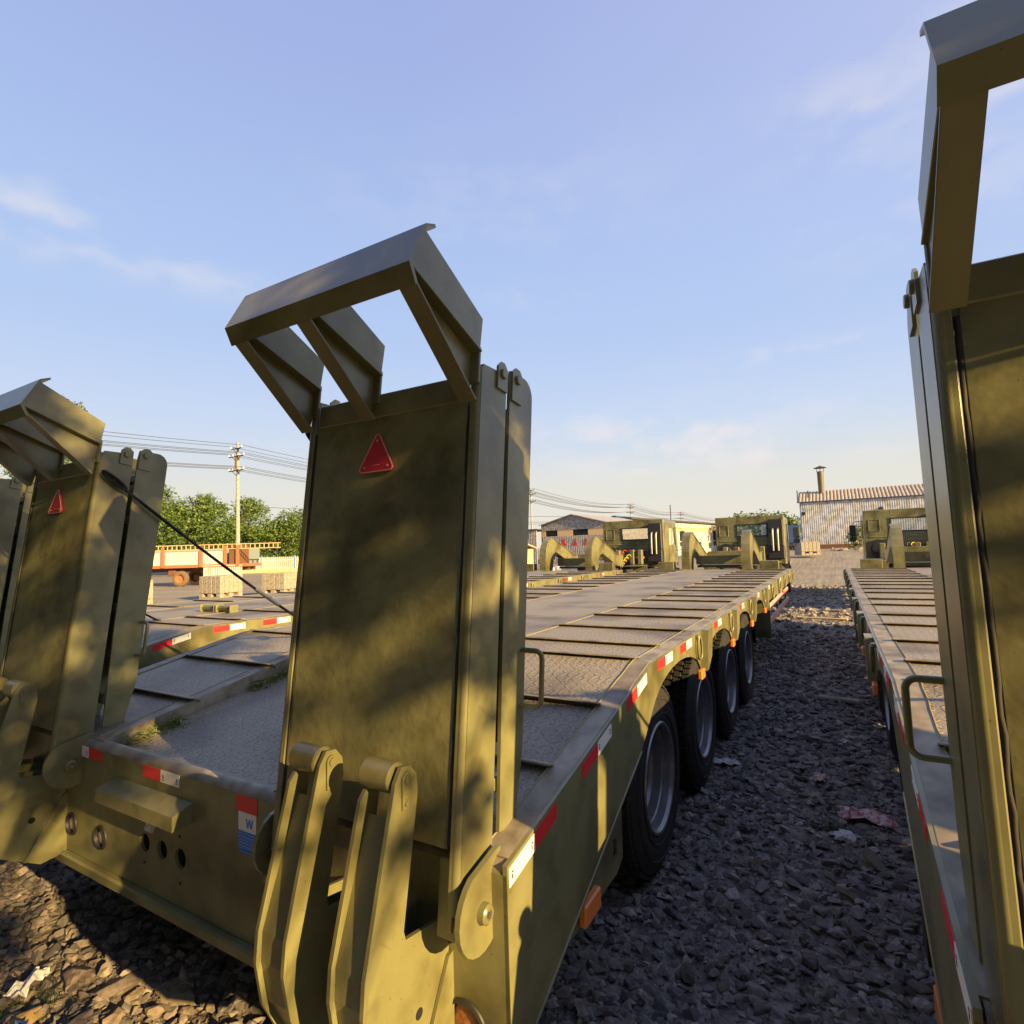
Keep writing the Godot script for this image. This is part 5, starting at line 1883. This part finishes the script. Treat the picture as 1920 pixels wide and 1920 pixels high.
	put(c2, "side_window", M.mirror_face, car)
	for x in [-1.3, 1.35]:
		for s in [-0.82, 0.66]:
			var cw := MB.new()
			cw.cyl(Vector3(x, 0.32, s), Vector3(x, 0.32, s + 0.17), 0.32, 20)
			put(cw, "wheel", M.tyre, car)
	rng.seed = 19
	for k in 14:
		var sk := MB.new()
		sk.lathe([Vector2(0, -0.45), Vector2(0.16, -0.42), Vector2(0.26, -0.2), Vector2(0.28, 0.1), Vector2(0.2, 0.38), Vector2(0, 0.45)], Vector3.ZERO, Vector3.RIGHT, 12)
		var o := put(sk, "white_sack", M.paper)
		var lay := 0 if k < 7 else (1 if k < 12 else 2)
		o.position = P(-15.8 + (k % 7) * 0.5 + lay * 0.25, 0.2 + lay * 0.38, 29.0 + rng.randf_range(-0.3, 0.3))
		o.rotation = Vector3(rng.randf() * 3.0, rng.randf_range(-0.4, 0.4), 0)
		o.scale = Vector3(0.8, 0.75, 1.0)
		tag(o, "full white sack in the pile seen between the left swan necks", "sack", "pile of white sacks")

func _ready() -> void:
	# camera
	var cam := Camera3D.new()
	cam.name = "camera"
	cam.fov = rad_to_deg(2.0 * atan(960.0 / 1042.74))
	cam.near = 0.05
	cam.far = 4000.0
	var yaw := 0.5227
	var pitch := 0.0691
	var roll := -0.0291
	var fw := Vector3(-sin(yaw) * cos(pitch), sin(pitch), -cos(yaw) * cos(pitch))
	var r0 := Vector3(cos(yaw), 0, -sin(yaw))
	var u0 := r0.cross(fw)
	var rr := r0 * cos(roll) + u0 * sin(roll)
	var uu := u0 * cos(roll) - r0 * sin(roll)
	cam.transform = Transform3D(Basis(rr, uu, -fw), P(0.8303, 1.9017, -3.3855))
	add_child(cam)
	cam.make_current()
	# sky, light, exposure
	var we := WorldEnvironment.new()
	we.name = "environment"
	var env := Environment.new()
	env.background_mode = Environment.BG_SKY
	var sky := Sky.new()
	var pm := PanoramaSkyMaterial.new()
	pm.panorama = sky_texture()
	pm.energy_multiplier = 1.0
	sky.sky_material = pm
	env.sky = sky
	env.background_energy_multiplier = 0.387
	env.tonemap_mode = Environment.TONE_MAPPER_LINEAR
	env.tonemap_exposure = 2.6
	env.sdfgi_enabled = true
	env.ssao_enabled = true
	env.ssil_enabled = true
	we.environment = env
	add_child(we)
	var sun := DirectionalLight3D.new()
	sun.name = "sun"
	sun.light_color = Color(1.0, 0.85, 0.57)
	sun.light_energy = 1.6
	sun.light_angular_distance = 0.5
	sun.shadow_enabled = true
	sun.directional_shadow_max_distance = 250.0
	add_child(sun)
	sun.look_at_from_position(Vector3.ZERO, P(-1.0, -0.35, 0.21), Vector3.UP)

	make_materials()
	make_ground()
	# trailers
	var T := make_trailer()
	var right := copy_of(T, "low_loader_trailer", P(2.65, 0, 0), "olive low loader trailer at the right, whose ramp fills the picture's right edge")
	right.get_node("loading_ramp_001").position.x -= 0.05
	var left := copy_of(T, "low_loader_trailer", P(-5.58, 0.0, 0.05), "olive low loader trailer at the left, mostly behind the middle trailer's left ramp")
	add_rollers(left)
	var K := make_truck()
	copy_of(K, "tractor_truck", P(2.95, 0, 19.5), "olive tractor truck at the right with its left mirror against the metal shed")
	copy_of(K, "tractor_truck", P(-5.9, 0, 17.6), "olive tractor truck at the left before the white building")
	make_sheds()
	make_poles()
	make_old_truck()
	make_fence()
	# trees
	var greens := [Color(0.12, 0.19, 0.032), Color(0.085, 0.145, 0.026), Color(0.17, 0.24, 0.04), Color(0.055, 0.105, 0.022)]
	var spots := [[P(-77, 0, 35), 13.6, 6.4], [P(-74, 0, 40.0), 13.0, 6.0], [P(-71.5, 0, 45.5), 11.0, 5.4], [P(-69, 0, 51), 9.2, 5.0], [P(-66.5, 0, 57), 7.2, 4.4], [P(-81, 0, 28), 14.5, 6.4], [P(-62.0, 0, 62), 6.2, 3.2]]
	var names := ["broad leafy green tree behind the slatted truck, left one beside the ramp", "leafy tree just left of the power pole, its top highest of the group", "leafy tree right behind the power pole, lower than its left neighbour", "rounded tree right of the power pole behind the picket fence", "low leafy tree near the right end of the picket fence", "leafy tree mostly hidden behind the left ramp", "smallest leafy tree, at the far right end of the picket fence beside the ramp"]
	for k in spots.size():
		var h: float = spots[k][1]
		var w: float = spots[k][2]
		var r := RandomNumberGenerator.new()
		r.seed = 300 + k
		var blobs := [[Vector3(0, h * 0.42, 0), Vector3(w * 0.95, h * 0.36, w * 0.95)]]
		for j in 17:
			var a := r.randf() * TAU
			var q := r.randf_range(0.35, 1.0)
			blobs.append([Vector3(cos(a) * w * 0.72 * q, h * r.randf_range(0.16, 0.86) - q * h * 0.05, sin(a) * w * 0.72 * q), Vector3(1, 0.8, 1) * r.randf_range(1.1, 2.3)])
		make_tree("leafy_tree", names[k], spots[k][0], blobs, 24000, 0.17, 300 + k, greens, "trees beyond the picket fence", h * 0.8, 0.45)
	make_tree("tall_tree", "tall tree whose top shows above the left ramp and at the picture's left edge", P(-70, 0, 22), [[Vector3(0, 13, 0), Vector3(3.6, 3.4, 3.6)], [Vector3(2.2, 16.5, -1.0), Vector3(2.2, 2.6, 2.2)], [Vector3(-2, 17.5, 1), Vector3(2.0, 2.4, 2.0)], [Vector3(0, 9, 0), Vector3(4, 3, 4)]], 15000, 0.2, 350, greens, "", 14.0)
	make_tree("leafy_tree", "green trees between the middle cab and the metal shed", P(-10.5, 1.0, 120.0), [[Vector3(0, 4, 0), Vector3(6, 3.4, 4)], [Vector3(4, 3, 0), Vector3(4, 3, 4)], [Vector3(-4, 4.5, 1), Vector3(4, 3, 4)]], 9000, 0.3, 360, greens, "", 4.0)
	# the tree behind the camera that throws the dappled shade
	var root := P(7.0, 0, -4.9)
	var at_sun := func(h: float, v: float, w: float) -> Vector3:   # seen from the sun: across, up, distance
		return P(0.9786 * w + 0.2055 * h, (v + 0.324 * w) / 0.946, -0.2055 * w + 0.9786 * h) - root
	var shade := [[at_sun.call(-4.3, 3.4, 7.6), Vector3(1.7, 1.6, 1.7)], [at_sun.call(-3.6, 2.2, 7.0), Vector3(0.9, 0.8, 1.0)], [at_sun.call(-3.4, 4.4, 7.8), Vector3(1.3, 0.9, 1.2)]]
	var rs := RandomNumberGenerator.new()
	rs.seed = 515
	for k in 86:
		var h := rs.randf_range(-3.1, -1.5)
		var v := rs.randf_range(0.75, 4.1)
		if v < 1.2 and h > -2.0: continue
		if v < 1.0 and h > -2.35: continue
		var r := rs.randf_range(0.10, 0.26)
		shade.append([at_sun.call(h, v, rs.randf_range(6.2, 8.2)), Vector3(r * 1.2, r * 0.62, r * 1.2)])
	make_tree("leafy_tree", "leafy tree standing behind the camera at the yard's edge, throwing dappled shade", root, shade, 30000, 0.06, 370, greens, "", 4.6)
	var back := [[-24.0, -8.0], [-19.0, -9.0], [-14.5, -8.2], [-10.0, -8.8], [-5.8, -8.4], [-1.8, -9.2], [2.0, -10.6], [7.0, -12.6], [13.0, -15.5], [-30.0, -5.0]]
	var hedge_blobs := []
	var rb := RandomNumberGenerator.new()
	rb.seed = 900
	for j in 22:
		var a := rb.randf() * TAU
		hedge_blobs.append([Vector3(cos(a) * rb.randf_range(0.4, 2.6), rb.randf_range(1.0, 8.6), sin(a) * rb.randf_range(0.4, 2.2)), Vector3(1, 0.95, 1) * rb.randf_range(1.2, 2.1)])
	var hedge: Node3D = null
	for k in back.size():
		var at := P(back[k][0], 0, back[k][1])
		if k == 0: hedge = make_tree("roadside_tree", "leafy tree in the row behind the camera along the yard's edge", at, hedge_blobs, 16000, 0.18, 380, greens, "trees in the row behind the camera", 6.0, 0.45)
		else:
			var d := copy_of(hedge, "roadside_tree", at, "leafy tree in the row behind the camera along the yard's edge")
			d.rotation.y = 1.7 * k
	make_pallets()
	make_stones()
	make_small_things()
